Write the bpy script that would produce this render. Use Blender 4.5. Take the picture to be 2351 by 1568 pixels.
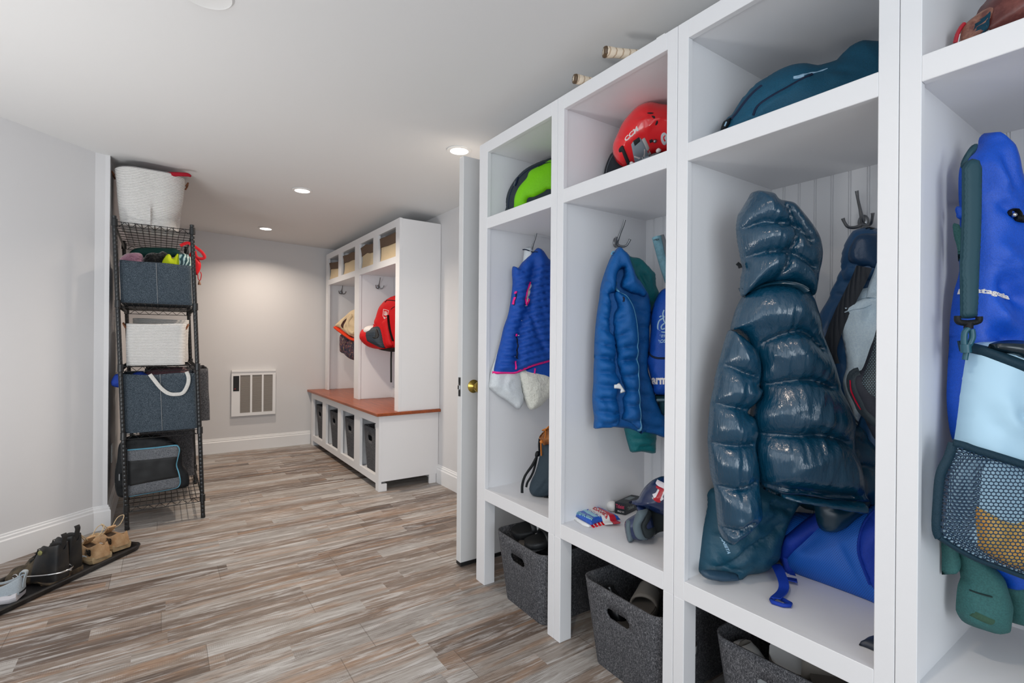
import bpy, bmesh, math, random
import numpy as np
from mathutils import Vector, Matrix, noise as mnoise
from mathutils.geometry import delaunay_2d_cdt
random.seed(7)
for o in list(bpy.data.objects): bpy.data.objects.remove(o)
S = bpy.context.scene
COL = S.collection
R = math.radians
# ------------------------------------------------------------------ camera
FPX, YAW, PITCH, ROLL, CH = 1154.6, R(34.866), R(0.014), R(0.474), 1.15
PCX, PCY = 1175.5, 784.0
_f = np.array([math.sin(YAW)*math.cos(PITCH), math.cos(YAW)*math.cos(PITCH), math.sin(PITCH)])
_r = np.array([math.cos(YAW), -math.sin(YAW), 0.0]); _u = np.cross(_r, _f)
_c, _s = math.cos(ROLL), math.sin(ROLL)
_r, _u = _c*_r+_s*_u, _c*_u-_s*_r
EYE = np.array([0.0, 0.0, CH])
cd = bpy.data.cameras.new('camera'); cam = bpy.data.objects.new('camera', cd); COL.objects.link(cam)
cd.sensor_fit = 'HORIZONTAL'; cd.sensor_width = 36.0; cd.lens = FPX/2351*36.0
cd.clip_start = .02; cd.clip_end = 60
cam.matrix_world = Matrix(((_r[0], _u[0], -_f[0], 0), (_r[1], _u[1], -_f[1], 0), (_r[2], _u[2], -_f[2], CH), (0, 0, 0, 1)))
S.camera = cam
# ------------------------------------------------------------------ world, lights, exposure
S.view_settings.view_transform = 'Standard'; S.view_settings.look = 'None'
S.view_settings.gamma = 1.0; S.view_settings.use_curve_mapping = False
S.view_settings.exposure = EXPO = 0.0
W = bpy.data.worlds.new('daylight'); S.world = W; W.use_nodes = True  # even ambient fill, assumed sky light entering where the rear is left open
W.node_tree.nodes['Background'].inputs[0].default_value = (0.88, 0.94, 1.0, 1)
W.node_tree.nodes['Background'].inputs[1].default_value = 0.88
def area_light(name, loc, rot, size, power, col, shape='RECTANGLE', size_y=None, spread=None):
    d = bpy.data.lights.new(name, 'AREA'); d.energy = power; d.color = col; d.shape = shape
    d.size = size
    if size_y: d.size_y = size_y
    if spread: d.spread = R(spread)
    o = bpy.data.objects.new(name, d); COL.objects.link(o); o.location = loc; o.rotation_euler = rot
    o['kind'] = 'structure'
    return o
# area light added for assumed daylight behind the camera, no window built, plus an added fill from the side
area_light('assumed_daylight_fill', (-0.7, -2.45, 1.3), (R(90), 0, R(-8)), 2.2, 45, (0.86, 0.94, 1.0), size_y=1.9)
area_light('side_fill', (-2.3, 0.3, 1.25), (R(90), 0, R(-90)), 2.2, 11, (0.92, 0.96, 1.0), size_y=1.8)
# added fill lights aimed up at the ceiling, standing in for a bounced flash
area_light('bounce_fill', (-0.55, -0.75, 1.0), (R(180), 0, 0), .9, 8, (1.0, 0.99, 0.97))
area_light('bounce_fill', (-1.1, 2.0, .5), (R(168), R(14), 0), .8, 21, (1.0, 0.985, 0.96))
def ceil_z(x, y): return 2.245-.035*x-.006*(y-3.7)
LAMPS = [(1.344, 2.455), (0.815, 3.80), (0.805, 5.27), (0.05, 0.45), (-0.9, 1.2)]  # last two are unseen lights added outside the view, without fittings
for k, (lx, ly) in enumerate(LAMPS):
    l = area_light('recessed_bulb', (lx, ly, ceil_z(lx, ly)-.012), (0, 0, 0), .09, (13, 10)[k-1] if k in (1, 2) else (5 if k == 0 else 6), (1.0, 0.85, 0.70), shape='DISK', spread=140)
# ------------------------------------------------------------------ object helpers
WL = {}
def tag(o, label=None, cat=None, group=None, kind=None):
    if label: o['label'] = label
    if cat: o['category'] = cat
    if group: o['group'] = group
    if kind: o['kind'] = kind
    return o
def thing(name, label, cat, loc=(0, 0, 0), group=None):
    o = bpy.data.objects.new(name, None); COL.objects.link(o); o.location = loc; o.empty_display_size = .05
    WL[o] = Vector(loc); return tag(o, label, cat, group)
def mobj(name, me, mat, parent=None, loc=None):
    """link a mesh given in world coordinates; origin moved to loc (or the parent's origin)"""
    o = bpy.data.objects.new(name, me); COL.objects.link(o)
    if parent is not None:
        o.parent = parent; off = WL[parent]; WL[o] = off
    else:
        if loc is None:
            n = len(me.vertices); co = np.empty(n*3); me.vertices.foreach_get('co', co); co = co.reshape(-1, 3)
            loc = ((co[:, 0].min()+co[:, 0].max())/2, (co[:, 1].min()+co[:, 1].max())/2, co[:, 2].min())
        off = Vector(loc); o.location = off; WL[o] = off
    me.transform(Matrix.Translation(-off))
    if mat is not None: me.materials.append(mat)
    return o
def mesh_vf(name, v, f, smooth=False):
    me = bpy.data.meshes.new(name); me.from_pydata([tuple(map(float, p)) for p in v], [], f); me.update()
    if smooth: me.polygons.foreach_set('use_smooth', [True]*len(me.polygons))
    return me
def fix_normals(me):
    bm = bmesh.new(); bm.from_mesh(me); bmesh.ops.recalc_face_normals(bm, faces=bm.faces); bm.to_mesh(me); bm.free()
def auto_smooth(me, ang=40):
    me.polygons.foreach_set('use_smooth', [True]*len(me.polygons))
    bm = bmesh.new(); bm.from_mesh(me); bm.normal_update()
    for e in bm.edges:
        if len(e.link_faces) == 2 and e.calc_face_angle(0) > R(ang): e.smooth = False
    bm.to_mesh(me); bm.free()
def boxes(name, bl, mat, parent=None, bevel=.0015, loc=None, xf=None):
    bm = bmesh.new()
    for (x0, x1, y0, y1, z0, z1) in bl:
        vs = [bm.verts.new((x, y, z)) for x in (x0, x1) for y in (y0, y1) for z in (z0, z1)]
        for q in ((0, 1, 3, 2), (4, 6, 7, 5), (0, 4, 5, 1), (2, 3, 7, 6), (0, 2, 6, 4), (1, 5, 7, 3)): bm.faces.new([vs[i] for i in q])
    bmesh.ops.recalc_face_normals(bm, faces=bm.faces)
    if bevel: bmesh.ops.bevel(bm, geom=list(bm.edges), offset=bevel, segments=1, affect='EDGES', profile=.5)
    if xf: 
        for v in bm.verts: v.co = xf(v.co)
    me = bpy.data.meshes.new(name); bm.to_mesh(me); bm.free()
    return mobj(name, me, mat, parent, loc)
def tube_vf(pts, rad, n=8, V=None, F=None, cap=True):
    V = [] if V is None else V; F = [] if F is None else F
    pts = [Vector(p) for p in pts]; m = len(pts); rad = rad if hasattr(rad, '__len__') else [rad]*m
    t0 = (pts[1]-pts[0]).normalized(); a = Vector((0, 0, 1)) if abs(t0.z) < .9 else Vector((1, 0, 0))
    nn = t0.cross(a).normalized(); base = len(V)
    for i in range(m):
        t = ((pts[min(i+1, m-1)]-pts[max(i-1, 0)])).normalized()
        nn = (nn-t*nn.dot(t)).normalized(); b = t.cross(nn)
        for k in range(n):
            an = 2*math.pi*k/n; V.append(pts[i]+(nn*math.cos(an)+b*math.sin(an))*rad[i])
    for i in range(m-1):
        for k in range(n):
            k2 = (k+1) % n; F.append((base+i*n+k, base+i*n+k2, base+(i+1)*n+k2, base+(i+1)*n+k))
    if cap: F.append(tuple(base+k for k in range(n))[::-1]); F.append(tuple(base+(m-1)*n+k for k in range(n)))
    return V, F
def smooth_path(pts, per=6, closed=False):
    P = [np.array(p, float) for p in pts]; m = len(P); out = []
    rng = range(m) if closed else range(m-1)
    for i in rng:
        p0 = P[(i-1) % m] if closed or i > 0 else P[i]; p1 = P[i]; p2 = P[(i+1) % m]
        p3 = P[(i+2) % m] if closed or i+2 < m else p2
        for k in range(per):
            t = k/per
            out.append(.5*(2*p1+(p2-p0)*t+(2*p0-5*p1+4*p2-p3)*t*t+(3*p1-p0-3*p2+p3)*t**3))
    if not closed: out.append(P[-1])
    return out
def tube(name, pts, rad, mat, parent=None, n=8, per=6, loc=None):
    if per > 1: 
        k = len(pts)
        if hasattr(rad, '__len__'): rad = [float(np.interp(i/per, range(k), rad)) for i in range((k-1)*per+1)]
        pts = smooth_path(pts, per)
    V, F = tube_vf(pts, rad, n); me = mesh_vf(name, V, F); fix_normals(me); auto_smooth(me, 60)
    return mobj(name, me, mat, parent, loc)
def tubes(name, lst, rad, mat, parent=None, n=6, loc=None):
    V, F = [], []
    for p in lst: tube_vf(p, rad, n, V, F)
    me = mesh_vf(name, V, F); auto_smooth(me, 60); return mobj(name, me, mat, parent, loc)
def lathe(name, prof, origin, axis, mat, parent=None, n=24, loc=None, ang=35):
    """prof: (radius, height along axis)"""
    ax = Vector(axis).normalized(); a = ax.orthogonal().normalized(); b = ax.cross(a); O = Vector(origin); V = []; F = []
    for (r, h) in prof:
        for k in range(n):
            an = 2*math.pi*k/n; V.append(O+ax*h+(a*math.cos(an)+b*math.sin(an))*r)
    for i in range(len(prof)-1):
        for k in range(n): F.append((i*n+k, i*n+(k+1) % n, (i+1)*n+(k+1) % n, (i+1)*n+k))
    F.append(tuple(range(n))[::-1]); F.append(tuple((len(prof)-1)*n+k for k in range(n)))
    me = mesh_vf(name, V, F); fix_normals(me); auto_smooth(me, ang); return mobj(name, me, mat, parent, loc)
def dup(root, delta, label=None, name=None):
    r = root.copy(); COL.objects.link(r); r.location = root.location+Vector(delta); WL[r] = WL[root]+Vector(delta)
    if label: r['label'] = label
    for ch in list(root.children):
        c = ch.copy(); COL.objects.link(c); c.parent = r; WL[c] = WL[r]
        for g in list(ch.children):
            d = g.copy(); COL.objects.link(d); d.parent = c; WL[d] = WL[r]
    return r
# ------------------------------------------------------------------ materials
def hx(h):
    h = h.lstrip('#'); o = []
    for i in (0, 2, 4):
        c = int(h[i:i+2], 16)/255; o.append(c/12.92 if c <= .04045 else ((c+.055)/1.055)**2.4)
    return (o[0], o[1], o[2], 1)
class NT:
    def __init__(s, name):
        s.m = bpy.data.materials.new(name); s.m.use_nodes = True; s.t = s.m.node_tree; s.b = s.t.nodes['Principled BSDF']
    def n(s, typ, **kw):
        nd = s.t.nodes.new(typ)
        for k, v in kw.items(): setattr(nd, k, v)
        return nd
    def l(s, a, b): s.t.links.new(a, b)
    def math(s, op, a, b=None):
        nd = s.n('ShaderNodeMath', operation=op)
        for i, v in enumerate((a, b)):
            if v is None: continue
            if isinstance(v, (int, float)): nd.inputs[i].default_value = v
            else: s.l(v, nd.inputs[i])
        return nd.outputs[0]
    def mix(s, fac, a, b, blend='MIX'):
        nd = s.n('ShaderNodeMix', data_type='RGBA', blend_type=blend)
        for i, v in ((0, fac), (6, a), (7, b)):
            if isinstance(v, (int, float, tuple)): nd.inputs[i].default_value = v
            else: s.l(v, nd.inputs[i])
        return nd.outputs[2]
    def coords(s, scale=(1, 1, 1)):
        tc = s.n('ShaderNodeTexCoord'); mp = s.n('ShaderNodeMapping'); mp.inputs['Scale'].default_value = scale
        s.l(tc.outputs['Object'], mp.inputs['Vector']); return mp.outputs[0]
    def noise(s, scale, vec, detail=3, rough=.5, dist=0):
        nd = s.n('ShaderNodeTexNoise'); nd.inputs['Scale'].default_value = scale; nd.inputs['Detail'].default_value = detail
        nd.inputs['Roughness'].default_value = rough; nd.inputs['Distortion'].default_value = dist
        s.l(vec, nd.inputs['Vector']); return nd.outputs[0]
    def ramp(s, fac, stops):
        nd = s.n('ShaderNodeValToRGB'); e = nd.color_ramp.elements
        while len(e) < len(stops): e.new(.5)
        for q, (p, c) in zip(e, stops): q.position = p; q.color = c
        s.l(fac, nd.inputs[0]); return nd.outputs[0]
    def bump(s, h, strength=.3, dist=.002):
        nd = s.n('ShaderNodeBump'); nd.inputs['Strength'].default_value = strength; nd.inputs['Distance'].default_value = dist
        s.l(h, nd.inputs['Height']); s.l(nd.outputs[0], s.b.inputs['Normal']); return nd
def mat(name, col, rough=.55, metal=0, var=None, bump=None, spec=.5, coat=0, sheen=0, stretch=(1, 1, 1), alpha=None, trans=0):
    """var=(scale, colour2, lo, hi) mottles two dyes; bump=(scale, strength, distance)"""
    k = NT(name); b = k.b; c = hx(col) if isinstance(col, str) else col
    b.inputs['Base Color'].default_value = c; b.inputs['Roughness'].default_value = rough; b.inputs['Metallic'].default_value = metal
    b.inputs['Specular IOR Level'].default_value = spec; b.inputs['Coat Weight'].default_value = coat; b.inputs['Coat Roughness'].default_value = .12
    b.inputs['Sheen Weight'].default_value = sheen; b.inputs['Transmission Weight'].default_value = trans
    vec = k.coords(stretch)
    if var:
        n = k.noise(var[0], vec, 4, .65)
        k.l(k.ramp(n, [(var[2], c), (var[3], hx(var[1]))]), b.inputs['Base Color'])
    if bump: k.bump(k.noise(bump[0], vec, 4, .6), bump[1], bump[2])
    return k.m
def fabric(name, col, rough=.7, scale=900, wr=18, wd=.006, sheen=0, col2=None, spec=.3):
    """woven cloth: fine weave bump and soft creases"""
    k = NT(name); b = k.b; c = hx(col); b.inputs['Roughness'].default_value = rough; b.inputs['Specular IOR Level'].default_value = spec
    b.inputs['Sheen Weight'].default_value = sheen; b.inputs['Sheen Roughness'].default_value = .5
    vec = k.coords(); n1 = k.noise(wr, vec, 3, .5, .6); n2 = k.noise(scale, vec, 1)
    c2 = hx(col2) if col2 else tuple(x*.86 for x in c[:3])+(1,)
    k.l(k.ramp(k.noise(scale*.6, vec, 2), [(.35, c2), (.65, c)]), b.inputs['Base Color'])
    h = k.math('ADD', k.math('MULTIPLY', n1, wd), k.math('MULTIPLY', n2, .0006))
    k.bump(h, 1.0, 1.0); return k.m
def felt(name, a, b_, c_, scale=240):
    k = NT(name); vec = k.coords((1, 1, .55)); b = k.b; b.inputs['Roughness'].default_value = .95; b.inputs['Specular IOR Level'].default_value = .1
    n = k.noise(scale, vec, 3, .7, 1.2); k.l(k.ramp(n, [(.32, hx(a)), (.5, hx(b_)), (.68, hx(c_))]), b.inputs['Base Color'])
    k.bump(n, .5, .002); return k.m
def netting(name, hole, thread, scale, rough=.7):
    """mesh cloth seen over a lining: hexagon-like holes between dark threads"""
    k = NT(name); v = k.n('ShaderNodeTexVoronoi', feature='DISTANCE_TO_EDGE'); v.inputs['Scale'].default_value = scale; v.inputs['Randomness'].default_value = .12
    k.l(k.coords((1, 1, 1.5)), v.inputs['Vector'])
    k.l(k.ramp(v.outputs['Distance'], [(.10, hx(thread)), (.18, hx(hole))]), k.b.inputs['Base Color'])
    k.b.inputs['Roughness'].default_value = rough; k.bump(k.math('MULTIPLY', v.outputs['Distance'], -1), .5, .002); return k.m
def hexnet(name, u, v, pitch, thread, hole=None, open_=False, lim=.13, tall=.8):
    """net cloth in the plane of u, v: hexagonal holes; open_ leaves the holes clear"""
    k = NT(name); tc = k.n('ShaderNodeTexCoord')
    def dot(a):
        nd = k.n('ShaderNodeVectorMath', operation='DOT_PRODUCT'); k.l(tc.outputs['Object'], nd.inputs[0]); nd.inputs[1].default_value = tuple(a); return nd.outputs['Value']
    U = k.math('DIVIDE', dot(u), pitch); Vv = k.math('DIVIDE', dot(v), pitch*tall); cb = k.n('ShaderNodeCombineXYZ')
    row = k.math('FLOOR', Vv); fu = k.math('FRACT', k.math('ADD', U, k.math('MULTIPLY', row, .5))); fv = k.math('FRACT', Vv)
    du = k.math('ABSOLUTE', k.math('SUBTRACT', fu, .5)); dv = k.math('ABSOLUTE', k.math('SUBTRACT', fv, .5))
    d = k.math('SQRT', k.math('ADD', k.math('MULTIPLY', du, du), k.math('MULTIPLY', k.math('MULTIPLY', dv, dv), .9)))
    thr = k.math('GREATER_THAN', d, .5-lim)
    k.b.inputs['Roughness'].default_value = .6
    if open_: k.b.inputs['Base Color'].default_value = hx(thread); k.l(thr, k.b.inputs['Alpha'])
    else: k.l(k.mix(thr, hx(hole), hx(thread)), k.b.inputs['Base Color'])
    return k.m
def ribbed(name, col, rough, axis_scale, depth=.5, dist=.003, col2=None):
    """parallel ribs along one object axis, e.g. coiled rope"""
    k = NT(name); vec = k.coords(axis_scale); sx = k.n('ShaderNodeSeparateXYZ'); k.l(vec, sx.inputs[0])
    s = k.math('ADD', k.math('ADD', sx.outputs[0], sx.outputs[1]), sx.outputs[2]); w = k.math('ABSOLUTE', k.math('SINE', s))
    n = k.noise(300, k.coords(), 2)
    k.l(k.ramp(n, [(.3, hx(col2 or col)), (.7, hx(col))]), k.b.inputs['Base Color']); k.b.inputs['Roughness'].default_value = rough
    k.bump(k.math('ADD', w, k.math('MULTIPLY', n, .3)), depth, dist); return k.m
def floor_mat():
    k = NT('vinyl_plank'); tc = k.n('ShaderNodeTexCoord'); sx = k.n('ShaderNodeSeparateXYZ'); k.l(tc.outputs['Object'], sx.inputs[0])
    X, Y = sx.outputs[0], sx.outputs[1]
    def cells(w, ln, seed):
        yr = k.math('ADD', k.math('DIVIDE', Y, w), seed); row = k.math('FLOOR', yr)
        wn = k.n('ShaderNodeTexWhiteNoise', noise_dimensions='1D'); k.l(k.math('ADD', row, seed*7.3), wn.inputs['W'])
        xr = k.math('ADD', k.math('DIVIDE', X, ln), k.math('MULTIPLY', wn.outputs['Value'], 5.0)); colm = k.math('FLOOR', xr)
        cb = k.n('ShaderNodeCombineXYZ'); k.l(row, cb.inputs[0]); k.l(colm, cb.inputs[1]); cb.inputs[2].default_value = seed
        w2 = k.n('ShaderNodeTexWhiteNoise', noise_dimensions='3D'); k.l(cb.outputs[0], w2.inputs['Vector'])
        return yr, xr, w2.outputs['Value']
    def edge(fr, lim): f = k.math('FRACT', fr); return k.math('LESS_THAN', k.math('MINIMUM', f, k.math('SUBTRACT', 1.0, f)), lim)
    yr, xr, pv = cells(.184, 1.22, 0.0)          # boards
    ys, xs, rv = cells(.092, .95, .0)           # printed strips inside the boards
    def streak(fx, fy, sc, det, off, dist=.4, rough=.62):
        c = k.n('ShaderNodeCombineXYZ'); k.l(k.math('ADD', k.math('MULTIPLY', X, fx), k.math('MULTIPLY', rv, 37.0+off)), c.inputs[0])
        k.l(k.math('ADD', k.math('MULTIPLY', Y, fy), k.math('MULTIPLY', rv, 23.0)), c.inputs[1]); c.inputs[2].default_value = off
        return k.noise(sc, c.outputs[0], det, rough, dist)
    v = k.math('ADD', k.math('MULTIPLY', rv, .62), k.math('MULTIPLY', pv, .38))
    c = k.ramp(v, [(.10, hx('#635750')), (.28, hx('#7d7169')), (.42, hx('#978a80')), (.55, hx('#9d9792')), (.70, hx('#b0aeac')), (.88, hx('#93908e'))])
    tan = streak(.6, 5, 2.0, 3, 31.0); c = k.mix(k.math('MULTIPLY', k.ramp(tan, [(.52, (0, 0, 0, 1)), (.62, (1, 1, 1, 1))]), .5), c, hx('#ac8c72'))
    g1 = streak(2.6, 30, 2.2, 7, 3.0, .7, .68); g2 = streak(9.0, 150, 2.0, 4, 8.0, .3)
    gg = k.math('ADD', k.math('MULTIPLY', g1, .72), k.math('MULTIPLY', g2, .28))
    c = k.mix(1.0, c, k.ramp(gg, [(.30, hx('#8b8079')), (.42, hx('#cfc9c4')), (.52, hx('#f2f0ee')), (.66, hx('#ffffff'))]), 'MULTIPLY')
    wash = streak(1.5, 15, 2.1, 7, 12.0, .6, .72); c = k.mix(k.math('MULTIPLY', k.ramp(wash, [(.50, (0, 0, 0, 1)), (.63, (1, 1, 1, 1))]), .72), c, hx('#c8c8c8'))
    dk = streak(3.2, 24, 2.0, 7, 19.0, .8, .74); c = k.mix(k.math('MULTIPLY', k.ramp(dk, [(.30, (1, 1, 1, 1)), (.40, (0, 0, 0, 1))]), .8), c, hx('#4b4039'))
    saw = k.n('ShaderNodeTexWave'); saw.inputs['Scale'].default_value = 46; saw.inputs['Distortion'].default_value = 2.5; saw.bands_direction = 'X'; k.l(tc.outputs['Object'], saw.inputs['Vector'])
    c = k.mix(k.math('MULTIPLY', k.math('MULTIPLY', saw.outputs[1], k.ramp(streak(1.1, 6, 1.9, 3, 41.0), [(.52, (0, 0, 0, 1)), (.62, (1, 1, 1, 1))])), .22), c, hx('#5d5048'))
    e = k.math('MAXIMUM', edge(yr, .006), edge(xr, .0010)); c = k.mix(k.math('MULTIPLY', e, .55), c, hx('#43382f'))
    k.l(c, k.b.inputs['Base Color']); k.b.inputs['Roughness'].default_value = .44; k.b.inputs['Specular IOR Level'].default_value = .35
    k.bump(k.math('SUBTRACT', gg, k.math('MULTIPLY', e, .4)), .25, .0012); return k.m
MW = mat('grey_wall_paint', '#d6d6d8', .75, bump=(380, .06, .001))
MC = mat('ceiling_paint', '#e0e1e2', .8, bump=(300, .05, .001))
MT = mat('white_trim_paint', '#e9eaec', .38, bump=(60, .04, .001))
ML = mat('white_cabinet_paint', '#e6e7ea', .4, bump=(90, .04, .001))
MF = floor_mat()
MDOOR = mat('door_paint', '#dadbdc', .45, bump=(120, .05, .001))
MBLK = mat('black_powder_coat', '#121518', .32, spec=.6)
MRUB = mat('black_rubber', '#17181a', .6, bump=(200, .15, .001))
MBRS = mat('polished_brass', '#b59a4e', .16, metal=1)
MNI = mat('satin_nickel', '#8f9194', .28, metal=1)
MSTEEL = mat('bright_steel', '#c8c8c8', .2, metal=1)
MPL = mat('white_plastic', '#e8e9e9', .4)
MWOOD = None
def wood():
    k = NT('stained_cherry_wood'); vec = k.coords((14, 1.2, 14)); n = k.noise(3, vec, 5, .6, 1.0)
    k.l(k.ramp(n, [(.3, hx('#7a3817')), (.55, hx('#97491f')), (.75, hx('#a9572a'))]), k.b.inputs['Base Color']); k.b.inputs['Roughness'].default_value = .33
    k.bump(n, .08, .001); return k.m
MWOOD = wood()
FELT = felt('charcoal_felt', '#303135', '#4b4c50', '#8b8b8f', 300)
FELTB = felt('slate_felt', '#272f37', '#3f4a54', '#717c86', 380)
ROPE = ribbed('white_cotton_rope', '#f4f3f1', .85, (0, 0, 330), 1.0, .0045, '#e6e5e2')
CANV = fabric('cream_canvas', '#dcc7a4', .85, 500, 10, .006)
CUFF = fabric('brown_canvas', '#6a5748', .85, 500, 10, .005)
emi = NT('lamp_lens'); emi.b.inputs['Emission Color'].default_value = (1, .97, .92, 1); emi.b.inputs['Emission Strength'].default_value = 6; emi.b.inputs['Base Color'].default_value = (1, 1, 1, 1)
MLENS = emi.m
# ------------------------------------------------------------------ pixel -> plane geometry, padded cloth builder
def ray(px, py): return _f+(px-PCX)/FPX*_r-(py-PCY)/FPX*_u
CROPS = dict(A2=(220, 360, .2551), A3=(220, 760, .3061), A4=(0, 1120, .1913), A5=(680, 480, .22965), A6=(680, 820, .31884), A7=(1080, 180, .26786),
             A8=(1080, 540, .26786), B1=(1080, 940, .40067), B2=(1560, 0, .33645), B3=(1560, 400, .31882), B4=(1560, 860, .34437), B5=(1560, 1280, .22118),
             B6=(2060, 240, .36976), B7=(2060, 760, .47164), B8=(1280, 60, .22951), D1=(1300, 540, .19132), D2=(1340, 800, .16584), D3=(1300, 1080, .11478),
             D4=(1120, 960, .12759), D5=(1120, 1160, .1658), D6=(1850, 440, .20408), D7=(1850, 740, .29316), E1=(830, 640, .12113), E2=(740, 540, .1403),
             E3=(1340, 1290, .1773), E6=(2160, 1180, .19138), P=(0, 0, 1))
def K(crop, *v):
    if len(v) == 1 and isinstance(v[0], str): v = [float(t) for t in v[0].replace(',', ' ').split()]
    x0, y0, s = CROPS[crop]; return [(x0+v[i]*s, y0+v[i+1]*s) for i in range(0, len(v), 2)]
class Plane:
    def __init__(s, p, n, up=(0, 0, 1)):
        s.o = np.array(p, float); s.n = np.array(n, float); s.n /= np.linalg.norm(s.n)
        up = np.array(up, float); s.u = np.cross(up, s.n); s.u /= np.linalg.norm(s.u); s.v = np.cross(s.n, s.u)
    def uv(s, px, off=0):
        out = []
        for (x, y) in px:
            d = ray(x, y); t = ((s.o+s.n*off-EYE)@s.n)/(d@s.n); q = EYE+d*t-s.o; out.append((q@s.u, q@s.v))
        return np.array(out)
    def w(s, uv, h): return s.o+np.outer(uv[:, 0], s.u)+np.outer(uv[:, 1], s.v)+np.outer(h, s.n)
def vplane(xa, ya, xb, yb):
    """vertical plane through two plan points, facing the viewer when a is left of b"""
    dx, dy = xb-xa, yb-ya; return Plane((xa, ya, 1.0), (dy, -dx, 0))
def resample(P, s, closed=True):
    P = np.array(P, float); Q = np.vstack([P, P[:1]]) if closed else P
    d = np.hypot(*np.diff(Q, axis=0).T); c = np.concatenate([[0], np.cumsum(d)]); n = max(4 if closed else 2, int(c[-1]/s))
    t = np.linspace(0, c[-1], n+1); t = t[:-1] if closed else t
    return np.stack([np.interp(t, c, Q[:, 0]), np.interp(t, c, Q[:, 1])], 1)
def segdist(P, L, closed=False):
    A = L; B = np.roll(L, -1, 0) if closed else L[1:]; A = A if closed else L[:-1]
    best = np.full(len(P), 1e9); par = np.zeros(len(P)); acc = 0.0
    for a, b in zip(A, B):
        d = b-a; L2 = max(d@d, 1e-12); t = np.clip(((P-a)@d)/L2, 0, 1); e = P-a-np.outer(t, d); ds = np.sqrt((e**2).sum(1))
        m = ds < best; best[m] = ds[m]; ln = math.sqrt(L2); par[m] = acc+t[m]*ln; acc += ln
    return best, par
def inside(P, L):
    x, y = P[:, 0], P[:, 1]; r = np.zeros(len(P), bool); j = len(L)-1
    for i in range(len(L)):
        xi, yi = L[i]; xj, yj = L[j]
        c = ((yi > y) != (yj > y)); den = (yj-yi) if yj != yi else 1e-12
        r ^= c & (x < (xj-xi)*(y-yi)/den+xi); j = i
    return r
def n1(t, seed): return np.array([mnoise.noise((x, seed, 0.0)) for x in t])
def n2(P, sx, sy, seed): return np.array([mnoise.noise((a*sx, b*sy, seed)) for a, b in P])
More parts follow.
